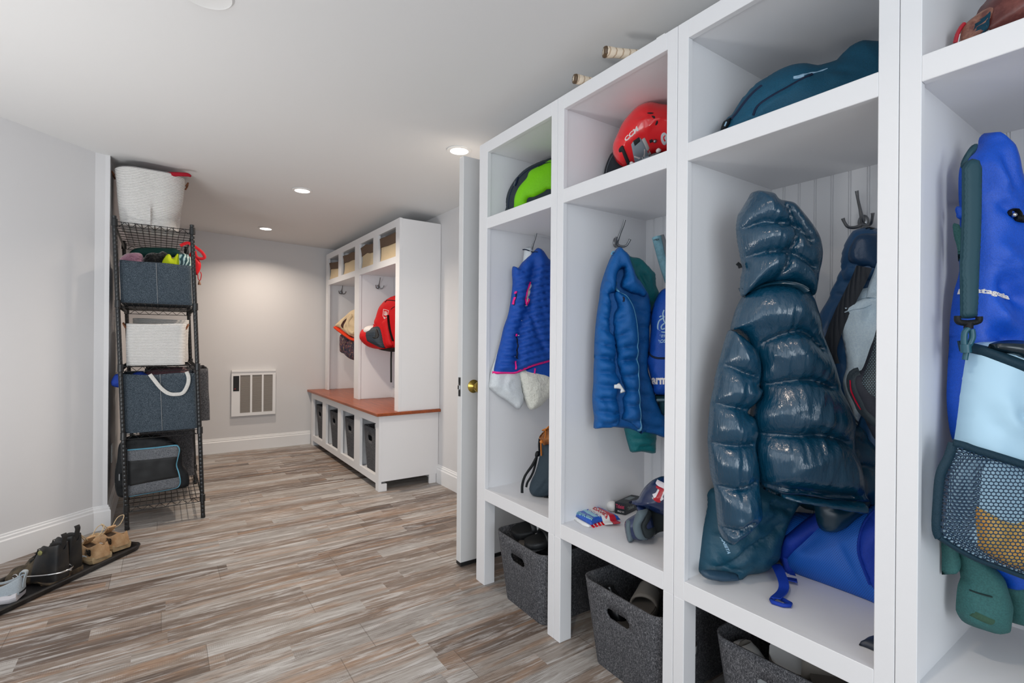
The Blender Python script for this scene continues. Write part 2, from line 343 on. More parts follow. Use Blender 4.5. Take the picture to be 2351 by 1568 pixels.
class Puff:
    """a stuffed or draped piece: outline on a plane, domed to a real thickness in front and behind.
    seams=[(pts, depth, width)] pull the filling in; folds=[(pts, height, width)] are ridges (+) or creases (-);
    gather=amplitude of puckers running out of the seams; crumple=[(amp, fu, fv)]"""
    def __init__(s, name, mt, parent, plane, px, T=.03, back=None, Rr=None, off=0.0, sp=.009, seams=(), folds=(), gather=0.0, crumple=(), zmin=None,
                 smooth=True, base=None, lift=0.0, seed=None, loc=None, seamoff=None, fur=0.0, rb=None, prof=.5):
        s.pl = plane; s.T = T; s.base = base; s.off = off; s.lift = lift; s.Rr = Rr or T*1.3; s.prof = prof
        s.seed = seed if seed is not None else (abs(hash_name(name, px)) % 97)+.37
        moff = off if base is None else base.off+base.T*.7
        s.moff = moff
        P = plane.uv(px, moff)
        if smooth: P = np.array(smooth_path(P, 5, True))
        s.out = resample(P, sp); s.gather = gather; s.crumple = crumple
        so = off+T*.75 if seamoff is None else seamoff
        s.seams = [(resample(np.array(smooth_path(plane.uv(q, so), 5)), .012, False), d, w) for q, d, w in seams]
        s.folds = [(resample(np.array(smooth_path(plane.uv(q, so), 5)), .012, False), d, w) for q, d, w in folds]
        lo = s.out.min(0); hi = s.out.max(0); g = []; j = 0; y = lo[1]
        while y < hi[1]:
            x = lo[0]+(sp*.5 if j % 2 else 0)
            while x < hi[0]: g.append((x, y)); x += sp
            y += sp*.866; j += 1
        if g:
            g = np.array(g); g = g[inside(g, s.out)]
            if len(g): d, _ = segdist(g, s.out, True); g = g[d > sp*.45]
        allp = np.vstack([s.out, g]) if len(g) else s.out
        no = len(s.out)
        r = delaunay_2d_cdt([Vector(p) for p in allp], [(i, (i+1) % no) for i in range(no)], [], 1, 1e-7)
        ov = np.array([tuple(v) for v in r[0]]); tri = [tuple(f) for f in r[2]]
        cen = np.array([(ov[list(f)].mean(0)) for f in tri]); keep = inside(cen, s.out); tri = [f for f, k in zip(tri, keep) if k]
        used = sorted({i for f in tri for i in f}); mp = {o: n for n, o in enumerate(used)}; ov = ov[used]; tri = [tuple(mp[i] for i in f) for f in tri]
        d, _ = segdist(ov, s.out, True); edge = d < 1e-5
        hf = s.H(ov, d); bk = (T*.5 if back is None else back)
        if base is not None: hb = base.H(ov)-.003
        else:
            pb = np.sqrt(np.clip(1-(1-np.clip(d/(rb or max(s.Rr, bk)), 0, 1))**2, 0, 1)); hb = off-bk*pb
        if fur: hf = hf+fur*np.array([mnoise.noise((a*260, b*260, s.seed)) for a, b in ov])*(~edge)
        n = len(ov); Vf = plane.w(ov, hf); Vb = plane.w(ov, hb); idx = np.arange(n)
        V = list(Vf); bi = {}
        sew = base is None
        for i in range(n):
            if edge[i] and sew: bi[i] = i
            else: bi[i] = len(V); V.append(Vb[i])
        F = list(tri)+[tuple(bi[i] for i in f[::-1]) for f in tri]
        if not sew:
            cnt = {}
            for f in tri:
                for a, b in ((f[0], f[1]), (f[1], f[2]), (f[2], f[0])): cnt[(a, b)] = 1
            for (a, b) in list(cnt):
                if (b, a) not in cnt: F.append((b, a, bi[a], bi[b]))
        V = np.array(V)
        if zmin is not None: V[:, 2] = np.maximum(V[:, 2], zmin)
        me = mesh_vf(name, V, F, True); fix_normals(me)
        if not sew: auto_smooth(me, 60)
        s.obj = mobj(name, me, mt, parent, loc)
    def H(s, P, d=None):
        if d is None:
            d, _ = segdist(P, s.out, True); d = np.where(inside(P, s.out), d, 0)
        q = np.clip(d/s.Rr, 0, 1); h = s.T*np.power(np.clip(1-(1-q)**2, 0, 1), s.prof)
        for L, dep, w in s.seams:
            ds, t = segdist(P, L); k = np.clip(ds/w, 0, 1); m = (1-dep)+dep*np.sqrt(np.clip(1-(1-k)**2, 0, 1)); 
            if s.gather: h = h+s.gather*(n1(t*62, s.seed)+.6*n1(t*120, s.seed+9))*np.exp(-ds/(w*.55))*np.clip(ds/.007, 0, 1)*q
            h = h*m
        for L, a, w in s.folds:
            ds, t = segdist(P, L); h = h+a*np.exp(-(ds/w)**2)*q*np.clip(np.minimum(t, t.max()-t+1e-6)/(w*2.0)+.25, 0, 1)
        for a, fu, fv in s.crumple: h = h+a*n2(P, fu, fv, s.seed)*q
        b = s.base.H(P)+s.lift if s.base is not None else s.off
        return b+h
def hash_name(n, px):
    h = 0
    for ch in n: h = (h*31+ord(ch)) % 9973
    return h+int(px[0][0]*3+px[0][1])
def strip(name, mt, parent, pf, px, w, lift=.0015, plane=None, off=0, loc=None, taper=None, sm=True, thick=None):
    """a band, piping or zip sewn along a path on a padded piece (or lying on a plane)"""
    pl = plane or pf.pl; P = pl.uv(px, off if pf is None else pf.off+pf.T*.7)
    if sm and len(P) > 2: P = np.array(smooth_path(P, 5))
    P = resample(P, min(.008, max(.002, w)), False); n = len(P)
    t = np.gradient(P, axis=0); t /= np.linalg.norm(t, axis=1)[:, None]+1e-12; nn = np.stack([-t[:, 1], t[:, 0]], 1)
    ww = np.full(n, w/2) if taper is None else np.interp(np.linspace(0, 1, n), np.linspace(0, 1, len(taper)), taper)*w/2
    rows = [P-nn*ww[:, None], P-nn*ww[:, None]*.5, P, P+nn*ww[:, None]*.5, P+nn*ww[:, None]]; lf = [.0003, lift*.8, lift, lift*.8, .0003]
    V = []; m = 5
    for q, l in zip(rows, lf): V.append(pl.w(q, (pf.H(q) if pf is not None else off)+l+np.zeros(n)))
    th = thick or .002
    for q in (rows[4], rows[0]): V.append(pl.w(q, (pf.H(q) if pf is not None else off)-th+np.zeros(n)))
    V = np.stack(V, 1).reshape(-1, 3); m = 7; F = []
    for i in range(n-1):
        for k in range(m): F.append((i*m+k, i*m+(k+1) % m, (i+1)*m+(k+1) % m, (i+1)*m+k))
    F.append(tuple(range(m))[::-1]); F.append(tuple((n-1)*m+k for k in range(m)))
    me = mesh_vf(name, V, F, True); fix_normals(me); auto_smooth(me, 60); return mobj(name, me, mt, parent, loc)
def ribbon3(name, mt, parent, pts, side, w, th=.002, per=6, loc=None):
    """flat webbing along 3-D points; side = direction across the band"""
    P = smooth_path(pts, per); n = len(P); V = []; F = []; sd = np.array(side, float); sd /= np.linalg.norm(sd)
    for i in range(n):
        t = P[min(i+1, n-1)]-P[max(i-1, 0)]; t = t/(np.linalg.norm(t)+1e-12); a = sd-t*(sd@t); a /= np.linalg.norm(a)+1e-12; b = np.cross(t, a)
        for x, y in ((-1, -1), (1, -1), (1, 1), (-1, 1)): V.append(P[i]+a*x*w/2+b*y*th/2)
    for i in range(n-1):
        for k in range(4): F.append((i*4+k, i*4+(k+1) % 4, (i+1)*4+(k+1) % 4, (i+1)*4+k))
    F.append((3, 2, 1, 0)); F.append(tuple((n-1)*4+k for k in range(4)))
    me = mesh_vf(name, V, F); fix_normals(me); auto_smooth(me, 50); return mobj(name, me, mt, parent, loc)
def text_mesh(s, bold=0.0, space=1.0):
    cu = bpy.data.curves.new('t', 'FONT'); cu.body = s; cu.size = 1; cu.align_x = 'LEFT'; cu.offset = bold; cu.space_character = space; cu.resolution_u = 3
    o = bpy.data.objects.new('t', cu); COL.objects.link(o); dg = bpy.context.evaluated_depsgraph_get(); me = o.evaluated_get(dg).to_mesh()
    v = np.array([tuple(x.co)[:2] for x in me.vertices]); f = [tuple(p.vertices) for p in me.polygons]
    o.evaluated_get(dg).to_mesh_clear(); bpy.data.objects.remove(o); bpy.data.curves.remove(cu); return v, f
def lettering(s, mt, parent, pf, px0, px1, pxt, plane=None, off=0, lift=.0015, bold=.02, name='lettering', fit=True, loc=None, space=1.0):
    """letters whose baseline runs from pixel px0 to px1 and whose cap height reaches pxt above px0"""
    pl = plane or pf.pl; o = off if pf is None else pf.off+pf.T*.7
    a, b, c = pl.uv([px0, px1, pxt], o); v, f = text_mesh(s, bold, space); w = v[:, 0].max()-v[:, 0].min(); hgt = max(v[:, 1].max(), .5)
    q = a+np.outer((v[:, 0]-v[:, 0].min())/w, b-a)+np.outer(v[:, 1]/hgt, c-a)
    h = (pf.H(q) if pf is not None else off)+np.zeros(len(q)); V = np.vstack([pl.w(q, h+lift), pl.w(q, h-.001)]); n = len(q)
    F = [x for x in f]; cnt = {}
    for x in f:
        for i in range(len(x)): cnt[(x[i], x[(i+1) % len(x)])] = 1
    for (i, j) in cnt:
        if (j, i) not in cnt: F.append((j, i, i+n, j+n))
    me = mesh_vf(name, V, F); return mobj(name, me, mt, parent, loc)
# ------------------------------------------------------------------ room shell
def struct(o): o['kind'] = 'structure'; return o
XL, XB, XR, YB = 1.254, 1.735, 1.858, 5.86
DA, DB = np.array([-.331, 3.878]), np.array([-2.2, 3.878-1.869*.855])
XA = -.262
struct(boxes('floor', [(-2.6, 2.4, -2.6, 6.2, -.08, 0)], MF, bevel=0, loc=(0, 0, 0)))
def prism(name, poly, z0, z1, m, zf=None):
    n = len(poly); V = [(x, y, z0) for x, y in poly]+[(x, y, (zf(x, y) if zf else z1)) for x, y in poly]
    F = [tuple(range(n))[::-1], tuple(range(n, 2*n))]+[(i, (i+1) % n, n+(i+1) % n, n+i) for i in range(n)]
    me = mesh_vf(name, V, F); fix_normals(me); return struct(mobj(name, me, m))
CV = [(x, y, ceil_z(x, y)+dz) for dz in (0, .1) for x, y in ((-2.6, -2.6), (2.4, -2.6), (2.4, 6.2), (-2.6, 6.2))]
me = mesh_vf('ceiling', CV, [(3, 2, 1, 0), (4, 5, 6, 7), (0, 1, 5, 4), (1, 2, 6, 5), (2, 3, 7, 6), (3, 0, 4, 7)]); fix_normals(me); struct(mobj('ceiling', me, MC))
prism('wall_back', [(XA-.1, YB), (XR, YB), (XR, YB+.1), (XA-.1, YB+.1)], 0, 2.3, MW)
prism('wall_right', [(XR, -2.5), (XR+.1, -2.5), (XR+.1, YB+.1), (XR, YB+.1)], 0, 2.3, MW)
prism('wall_left', [(XA-.08, 3.9), (XA, 3.885), (XA, YB), (XA-.08, YB)], 0, 2.3, MW)
dn = np.array([-.65, .76])*.1
prism('wall_angled', [tuple(DB), tuple(DA), (XA, 3.895), (XA-.02, 3.99), tuple(DA+dn), tuple(DB+dn)], 0, 2.3, MW)
def baseboard(name, path, h=.145):
    """moulded skirting swept along a plan path (room on the right-hand side of travel)"""
    prof = [(0, 0), (.017, 0), (.017, h-.035), (.012, h-.028), (.012, h-.016), (.006, h-.012), (.006, h-.003), (0, h)]
    P = [np.array(p, float) for p in path]; V = []; F = []; m = len(prof); n = len(P)
    for i in range(n):
        d0 = P[i]-P[i-1] if i else P[1]-P[0]; d1 = P[i+1]-P[i] if i < n-1 else d0
        d0 = d0/np.linalg.norm(d0); d1 = d1/np.linalg.norm(d1); a = np.array([d0[1], -d0[0]]); b = np.array([d1[1], -d1[0]]); q = (a+b); q = q/(1+a@b)
        for (o, z) in prof: V.append((*(P[i]+q*o), z))
    for i in range(n-1):
        for k in range(m): F.append((i*m+k, i*m+(k+1) % m, (i+1)*m+(k+1) % m, (i+1)*m+k))
    F.append(tuple(range(m))[::-1]); F.append(tuple((n-1)*m+k for k in range(m)))
    me = mesh_vf(name, V, F); fix_normals(me); return struct(mobj(name, me, MT))
baseboard('baseboard_left', [tuple(DB), tuple(DA), (XA, 3.89), (XA, YB)])
baseboard('baseboard_back', [(XA+.018, YB), (1.36, YB)])
baseboard('baseboard_right', [(XR, 3.705), (XR, 2.30)])
# outlet on the alcove wall
t = thing('wall_outlet', 'white outlet cover low on the alcove wall behind the wire rack', 'outlet', (XA, 4.15, .40))
boxes('cover_plate', [(XA, XA+.006, 4.115, 4.185, .35, .465)], MPL, t)
boxes('socket', [(XA+.005, XA+.008, 4.13, 4.17, .365, .40), (XA+.005, XA+.008, 4.13, 4.17, .415, .45)], MPL, t, bevel=.001)
# door standing open past the lockers
DX0, DX1, DY0, DY1, DZ1 = 1.253, 1.852, 2.242, 2.286, 2.094
d = thing('door_1', 'white flush door standing open behind the far end of the lockers', 'door', (DX0, DY0, 0)); d['kind'] = 'structure'
boxes('leaf', [(DX0, DX1, DY0, DY1, .022, DZ1)], MDOOR, d, bevel=.002)
boxes('bottom_sweep', [(DX0+.001, DX1, DY0-.003, DY1+.001, .006, .022)], MRUB, d, bevel=.001)['label'] = 'black rubber sweep along the bottom of the door'
boxes('latch_plate', [(DX0-.0015, DX0+.001, DY0+.011, DY1-.011, .868, .965)], MNI, d, bevel=0)
boxes('latch_bolt', [(DX0-.008, DX0, DY0+.013, DY1-.014, .903, .925)], MSTEEL, d, bevel=.001)
boxes('strike_slot', [(DX0-.0022, DX0, DY0+.013, DY1-.013, .935, .960), (DX0-.0022, DX0, DY0+.013, DY1-.013, .872, .896)], MRUB, d, bevel=0)
for yy, sg in ((DY0, -1), (DY1, 1)):
    kb = lathe('knob', [(.034, 0), (.034, .003), (.026, .008), (.012, .016), (.010, .030), (.016, .036), (.026, .044), (.029, .054), (.026, .063), (.016, .068), (.001, .069)], (1.322, yy, .918), (0, sg, 0), MBRS, d, 28)
    kb['label'] = 'round brass knob on its rosette'
# ceiling fittings
for (lx, ly), lab in zip(LAMPS[:3], ('round recessed ceiling light nearest the white door', 'round recessed ceiling light in the middle of the far ceiling', 'round recessed ceiling light closest to the back wall')):
    cz = ceil_z(lx, ly); t = thing('recessed_light', lab, 'ceiling light', (lx, ly, cz), 'recessed ceiling lights')
    lathe('trim_ring', [(.068, 0), (.068, -.004), (.050, -.006), (.050, 0)], (lx, ly, cz), (0, 0, 1), MPL, t, 32)
    lathe('lens', [(.051, -.002), (.051, -.005), (.04, -.0065)], (lx, ly, cz), (0, 0, 1), MLENS, t, 32)
dp = np.array([.105, 1.87]); cz = ceil_z(*dp)
t = thing('ceiling_cover_plate', 'round white plate with a small chipped hole on the ceiling near the camera', 'cover plate', (dp[0], dp[1], cz))
lathe('plate', [(.082, 0), (.082, -.004), (.076, -.009), (.070, -.007), (.02, -.006)], (dp[0], dp[1], cz), (0, 0, 1), MPL, t, 40)
lathe('socket_hole', [(.012, 0), (.013, -.0075), (.011, -.009)], (dp[0]+.022, dp[1]-.020, cz), (0, 0, 1), MRUB, t, 8)['label'] = 'dark jagged hole'
tubes('broken_tab', [[(dp[0]+.002, dp[1]-.02, cz-.009), (dp[0]+.012, dp[1]-.034, cz-.012), (dp[0]+.03, dp[1]-.036, cz-.011)], [(dp[0]+.036, dp[1]-.03, cz-.009), (dp[0]+.04, dp[1]-.012, cz-.011)]], .003, MPL, t)
# wall heater
def hxz(cx, cy): return .587+(cx-130)/1115*.413, .833-(cy-190)/1250*.481
t = thing('wall_heater', 'white grilled heater panel set low in the back wall', 'heater', (.79, YB, .35))
def hb(x0, y0, x1, y1, d0, d1):
    a, b = hxz(x0, y0), hxz(x1, y1); return (a[0], b[0], YB-d1, YB-d0, b[1], a[1])
boxes('housing', [hb(130, 190, 1245, 1415, 0, .016)], mat('grey_backing', '#b9b6b1', .6), t)
boxes('face_frame', [hb(130, 190, 340, 1415, .016, .03), hb(590, 190, 640, 1415, .016, .03), hb(885, 190, 930, 1415, .016, .03), hb(1165, 190, 1245, 1415, .016, .03),
      hb(340, 190, 590, 325, .016, .03), hb(640, 190, 885, 325, .016, .03), hb(930, 190, 1165, 325, .016, .03), hb(340, 1335, 590, 1415, .016, .03), hb(640, 1335, 885, 1415, .016, .03), hb(930, 1335, 1165, 1415, .016, .03)], MT, t, bevel=0)
boxes('top_lip', [hb(128, 186, 1248, 240, .03, .036)], MT, t)
boxes('control_panel', [hb(170, 340, 315, 745, .03, .032)], MRUB, t, bevel=0)
boxes('indicator', [hb(200, 672, 232, 690, .032, .034)], mat('red_plastic', '#b03035', .4), t, bevel=0)
MLV = mat('louvre_metal', '#9d948b', .5)
for x0, x1 in ((340, 590), (640, 885), (930, 1165)):
    boxes('louver', [hb(x0, 327+i*28, x1, 327+i*28+15, .0165, .024) for i in range(36)], MLV, t, bevel=0)
# ------------------------------------------------------------------ near lockers
ZT, ZO, ZS, ZSB, ZBN, ZBB = 2.094, 2.041, 1.734, 1.681, .455, .400
def hook_mesh():
    V, F = [], []
    # base oval on a wall facing -Y (local: out = -Y, up = Z)
    n = 20; b = len(V)
    for d_, rr in ((0, 1), (-.004, 1), (-.007, .8)):
        for k in range(n): a = 2*math.pi*k/n; V.append((.015*rr*math.cos(a), d_, .021*rr*math.sin(a)))
    for i in range(2):
        for k in range(n): F.append((b+i*n+k, b+i*n+(k+1) % n, b+(i+1)*n+(k+1) % n, b+(i+1)*n+k))
    F.append(tuple(b+2*n+k for k in range(n)))
    def arm(p, r): tube_vf(smooth_path(p, 5), [float(np.interp(i/5, range(len(r)), r)) for i in range((len(p)-1)*5+1)], 8, V, F)
    arm([(0, -.005, .0), (0, -.014, .012), (0, -.026, .035), (0, -.042, .062), (0, -.050, .085)], [.008, .006, .0045, .004, .0052])
    for s in (-1, 1): arm([(0, -.006, -.008), (s*.014, -.016, -.016), (s*.030, -.030, -.014), (s*.037, -.040, .002), (s*.039, -.044, .012)], [.007, .0055, .0045, .0042, .0055])
    me = mesh_vf('hook', V, F); fix_normals(me); auto_smooth(me, 50); return me
HOOKM = hook_mesh(); HOOKM.materials.append(MNI)
def hook(parent, p, rz=0.0):
    o = bpy.data.objects.new('hook', HOOKM); COL.objects.link(o); o.parent = parent; o.location = Vector(p)-WL[parent]; o.rotation_euler = (0, 0, rz); WL[o] = Vector(p); return o
def beadboard(name, x, y0, y1, z0, z1, parent):
    pr = [(x, y0)]; y = y0
    while y < y1-.055:
        y += .05
        for dy, dx in ((-.008, 0), (-.0065, .003), (-.005, 0), (-.002, .0), (-.0005, .003), (.001, 0)): pr.append((x+dx, y+dy))
    pr.append((x, y1)); V = []; F = []
    for (a, b) in pr: V += [(a, b, z0), (a, b, z1), (x+.012, b, z0), (x+.012, b, z1)]
    for i in range(len(pr)-1):
        a, b = i*4, (i+1)*4; F += [(a, b, b+1, a+1), (a+2, a+3, b+3, b+2), (a, a+2, b+2, b), (a+1, b+1, b+3, a+3)]
    F += [(0, 1, 3, 2), (len(V)-4, len(V)-2, len(V)-1, len(V)-3)]
    me = mesh_vf(name, V, F); fix_normals(me); return mobj(name, me, ML, parent)
def locker(y0, y1, sn, sf, label, hooks):
    """one tall cubby between y0 (near) and y1 (far); sn, sf = widths of the near and far stiles"""
    t = thing('locker_cabinet', label, 'locker', (XL, (y0+y1)/2, 0), 'white lockers along the right wall'); g = .0006; y0 += g; y1 -= g; a, b = y0+sn-g, y1-sf+g; x1 = XL+.02
    boxes('face_frame', [(XL, x1, y0, a, ZBB, ZT), (XL, x1, b, y1, ZBB, ZT), (XL, x1, a, b, ZO, ZT), (XL, x1, a, b, ZSB, ZS), (XL, x1, a, b, ZBB, ZBN)], ML, t, bevel=.0012)
    boxes('side_panel', [(x1, XB+.012, y0, a-.006, ZBB, ZT-.004)], ML, t); boxes('side_panel', [(x1, XB+.012, b+.006, y1, ZBB, ZT-.004)], ML, t)
    boxes('top_panel', [(x1, XB+.012, a-.006, b+.006, ZO+.004, ZT-.004)], ML, t, bevel=0)
    boxes('shelf', [(x1, XB, a-.006, b+.006, ZSB+.003, ZS-.001)], ML, t, bevel=0)
    boxes('bench_seat', [(x1, XB, a-.006, b+.006, ZBB+.003, ZBN-.0005)], ML, t, bevel=0)
    beadboard('back_panel', XB, a-.006, b+.006, ZBB, ZT-.004, t)
    for ya, yb in ((y0, a), (b, y1)):
        boxes('leg', [(XL, XL+.058, ya, yb, 0, ZBB)], ML, t, bevel=.0015); boxes('leg', [(XB-.05, XB+.012, ya, yb, 0, ZBB)], ML, t, bevel=.0015)
    for (hx_, hy_, hz_, rz_) in hooks: hook(t, (hx_, hy_, hz_), rz_)
    return t
S3 = .0375
locker(1.503, 2.087, S3, .074, 'white locker farthest along the row, beside the open door, holding the royal blue vest', [(1.512, 2.019, 1.60, 0), (XB, 1.76, 1.57, -math.pi/2)])
locker(.950, 1.503, S3, S3, 'white locker with the red helmet on top and the blue quilted coat inside', [(1.545, 1.471, 1.565, 0), (XB, 1.20, 1.57, -math.pi/2)])
locker(.400, .950, S3, S3, 'white locker holding the shiny hooded puffer coat, below the navy duffel', [(1.60, .919, 1.46, 0), (XB, .640, 1.520, -math.pi/2)])
locker(-.153, .400, S3, S3, 'white locker at the right edge of the photo, holding the bright blue raincoat', [(1.55, .369, 1.50, 0), (XB, .12, 1.57, -math.pi/2)])
# ------------------------------------------------------------------ far bench and hall tower
BF, BY0, BY1 = 1.357, 3.703, 5.80
CT0, CT1 = .578, .601
t = thing('storage_bench', 'white bench base with four open bin bays under the wooden top', 'bench', (BF, 4.7, 0))
oy = [(3.775, 4.15), (4.30, 4.69), (4.79, 5.20), (5.335, 5.715)]
st = [BY0]+[v for o in oy for v in o]+[BY1]
fr = [(BF, BF+.022, st[i], st[i+1], .112, .512) for i in range(0, len(st), 2)]+[(BF, BF+.022, BY0, BY1, .055, .112), (BF, BF+.022, BY0, BY1, .512, CT0-.0005)]
boxes('face_frame', fr, ML, t, bevel=0)
boxes('side_panel', [(BF+.022, XR-.002, BY0, BY0+.02, .072, CT0)], ML, t); boxes('side_panel', [(BF+.022, XR-.002, BY1-.02, BY1, .072, CT0)], ML, t)
boxes('bottom_panel', [(BF+.022, XR-.012, BY0+.02, BY1-.02, .078, .10)], ML, t, bevel=0)
boxes('back_panel', [(XR-.012, XR-.002, BY0+.02, BY1-.02, .10, CT0)], ML, t, bevel=0)
for ya, yb in ((4.215, 4.235), (4.73, 4.75), (5.257, 5.277)): boxes('divider', [(BF+.022, XR-.012, ya, yb, .10, CT0)], ML, t, bevel=0)
for ya, yb in ((BY0, BY0+.066), (BY1-.066, BY1)): boxes('leg', [(BF, BF+.066, ya, yb, 0, .0555)], ML, t, bevel=.001)
boxes('leg', [(XR-.08, XR-.02, BY0, BY0+.02, 0, .072)], ML, t, bevel=.001); boxes('leg', [(XR-.08, XR-.02, BY1-.02, BY1, 0, .072)], ML, t, bevel=.001)
tag(boxes('worktop', [(1.325, XR-.001, 3.662, YB-.002, CT0, CT1)], MWOOD, bevel=.003), 'reddish brown wooden bench top beneath the white hall tower', 'worktop')
TF, TY0, TY1, TT = 1.502, 3.684, 5.80, 2.102
t = thing('hall_tower', 'white two-bay coat tower with four small cubbies standing on the wooden bench top', 'cabinet', (TF, 4.7, CT1))
su = [TY0, 3.762, 4.65, 4.78, 5.71, TY1]
fr = [(TF, TF+.022, su[i], su[i+1], z0, z1) for i in (0, 2, 4) for z0, z1 in ((CT1+.0005, 1.757), (1.812, 2.043))]+[(TF, TF+.022, TY0, TY1, 2.043, TT), (TF, TF+.022, TY0, TY1, 1.757, 1.812), (TF, TF+.022, 4.158, 4.276, 1.812, 2.043), (TF, TF+.022, 5.217, 5.325, 1.812, 2.043)]
boxes('face_frame', fr, ML, t, bevel=0)
boxes('side_panel', [(TF+.022, XR-.002, TY0, TY0+.022, CT1, TT-.003)], ML, t); boxes('side_panel', [(TF+.022, XR-.002, TY1-.022, TY1, CT1, TT-.003)], ML, t)
boxes('center_panel', [(TF+.022, XR-.012, 4.66, 4.77, CT1, TT-.01)], ML, t)
boxes('top_panel', [(TF+.022, XR-.002, TY0+.022, TY1-.022, 2.05, TT-.003)], ML, t, bevel=0)
for ya, yb in ((TY0+.022, 4.66), (4.77, TY1-.022)):
    boxes('shelf', [(TF+.022, XR-.012, ya, yb, 1.765, 1.808)], ML, t, bevel=0); boxes('back_panel', [(XR-.012, XR-.002, ya, yb, CT1, 2.05)], ML, t, bevel=0)
for ya, yb in ((4.20, 4.23), (5.255, 5.285)): boxes('divider', [(TF+.022, XR-.012, ya, yb, 1.808, 2.05)], ML, t, bevel=0)
boxes('baseboard_strip', [(XR-.026, XR-.012, 3.71, 4.66, CT1, .70)], ML, t, bevel=.001)
hook(t, (1.69, 4.66, 1.66)); hook(t, (1.665, 5.775, 1.69)); hook(t, (XR-.012, 4.25, 1.62), -math.pi/2); hook(t, (XR-.012, 5.2, 1.62), -math.pi/2)
# ------------------------------------------------------------------ bins
def rrect(w, d, r, ys, n=6):
    """plan ring, front side toward -X; ys = extra stations on the front side; returns list of (x, y)"""
    P = [(-d/2, y) for y in ys]
    def arc(cx, cy, a0, a1):
        return [(cx+r*math.cos(R(a0+(a1-a0)*i/n)), cy+r*math.sin(R(a0+(a1-a0)*i/n))) for i in range(n+1)]
    P += arc(-d/2+r, w/2-r, 180, 90)+[(x, w/2) for x in np.linspace(-d/2+r, d/2-r, 8)[1:-1]]+arc(d/2-r, w/2-r, 90, 0)
    P += [(d/2, y) for y in np.linspace(w/2-r, -w/2+r, 8)[1:-1]]+arc(d/2-r, -w/2+r, 0, -90)+[(x, -w/2) for x in np.linspace(d/2-r, -d/2+r, 8)[1:-1]]+arc(-d/2+r, -w/2+r, -90, -180)
    return P
def felt_bin(label, group, c, w, d, h, r=.05, taper=.035, m=None, hole=(.055, .095, .06), rot=0, name='felt_bin', sag=0.0, hole_back=False):
    m = m or FELT; hw, h0, h1 = hole if hole else (.05, 0, 0)
    ys = list(np.linspace(-w/2+r, -hw, 5)[1:])+list(np.linspace(-hw, hw, 9)[1:])+list(np.linspace(hw, w/2-r, 5)[1:-1])
    zs = list(np.linspace(0, h-h0, 10)) + ([h-(h0*.67+h1*.33), h-(h0*.33+h1*.67), h-h1, h-h1*.5, h] if hole else list(np.linspace(h-.1, h, 3)))
    zs = sorted(set(round(z, 5) for z in zs)); ring = rrect(w, d, r, ys); n = len(ring); V = []; F = []
    for z in zs:
        s = z/h; k = taper*(1-s)
        for (x, y) in ring:
            xx = x*(1-2*k/d); yy = y*(1-2*k/w); bul = .006*math.sin(math.pi*s)*math.cos(y/w*math.pi) if abs(x+d/2) < 1e-4 else 0
            V.append((xx-bul, yy, z-(sag*s*max(0, math.cos(y/w*math.pi)) if x < 0 else 0)))
    for i in range(len(zs)-1):
        for j in range(n):
            j2 = (j+1) % n
            if hole and zs[i] >= h-h0-1e-4 and zs[i+1] <= h-h1+1e-4 and ring[j][0] <= -d/2+1e-5 and ring[j2][0] <= -d/2+1e-5 and abs(ring[j][1]+ring[j2][1])/2 < hw:
                edge = (abs(ring[j][1]) > hw-1e-4 or abs(ring[j2][1]) > hw-1e-4); top = abs(zs[i+1]-(h-h1)) < 1e-4; bot = abs(zs[i]-(h-h0)) < 1e-4
                q = [i*n+j, i*n+j2, (i+1)*n+j2, (i+1)*n+j]
                if edge and (top or bot):   # rounded corners of the hand hole
                    L = abs(ring[j][1]) > abs(ring[j2][1])
                    if top and L: F.append((q[0], q[2], q[3]))
                    elif top: F.append((q[1], q[2], q[3]))
                    elif L: F.append((q[0], q[1], q[3]))
                    else: F.append((q[0], q[1], q[2]))
                continue
            F.append((i*n+j, i*n+j2, (i+1)*n+j2, (i+1)*n+j))
    F.append(tuple(range(n))[::-1])
    V = np.array(V); cr, sr = math.cos(rot), math.sin(rot); V = np.stack([V[:, 0]*cr-V[:, 1]*sr+c[0], V[:, 0]*sr+V[:, 1]*cr+c[1], V[:, 2]+c[2]], 1)
    me = mesh_vf(name, V, F); fix_normals(me); auto_smooth(me, 45); o = mobj(name, me, m, None, c)
    so = o.modifiers.new('thickness', 'SOLIDIFY'); so.thickness = .006; so.offset = -1
    tag(o, label, 'bin', group); return o
GB = 'charcoal felt bins under the lockers'
felt_bin('charcoal felt bin full of black slides under the farthest locker', GB, (1.47, 1.728, 0), .372, .46, .30, rot=-.03)
felt_bin('charcoal felt bin with a dark tube and grey sandals, under the red helmet locker', GB, (1.485, 1.172, 0), .372, .46, .302, rot=-.02)
felt_bin('charcoal felt bin with grey clogs under the shiny puffer coat locker', GB, (1.565, .70, 0), .372, .46, .302, rot=.05)
GB2 = 'charcoal felt bins in the far bench'
for (a, b), lab in zip(oy, ('charcoal felt bin nearest the camera in the wooden-topped bench, papers sticking out', 'charcoal felt bin second from the near end of the wooden-topped bench', 'charcoal felt bin third from the near end of the wooden-topped bench', 'charcoal felt bin at the far end of the wooden-topped bench')):
    felt_bin(lab, GB2, (1.59, (a+b)/2+.012, .10), .325, .42, .352, r=.03, taper=.022, hole=(.05, .11, .065))
boxes_p = thing('paper_sheaf', 'white folded paper poking out of the nearest bench bin', 'paper', (1.47, 3.90, .36))
for i, (dy, tl) in enumerate(((0, .02), (.03, -.03), (-.04, .05))):
    boxes('sheet', [(1.42+.02*i, 1.423+.02*i, 3.87+dy, 3.97+dy, .25, .475-.012*i)], MPL, boxes_p, bevel=0)
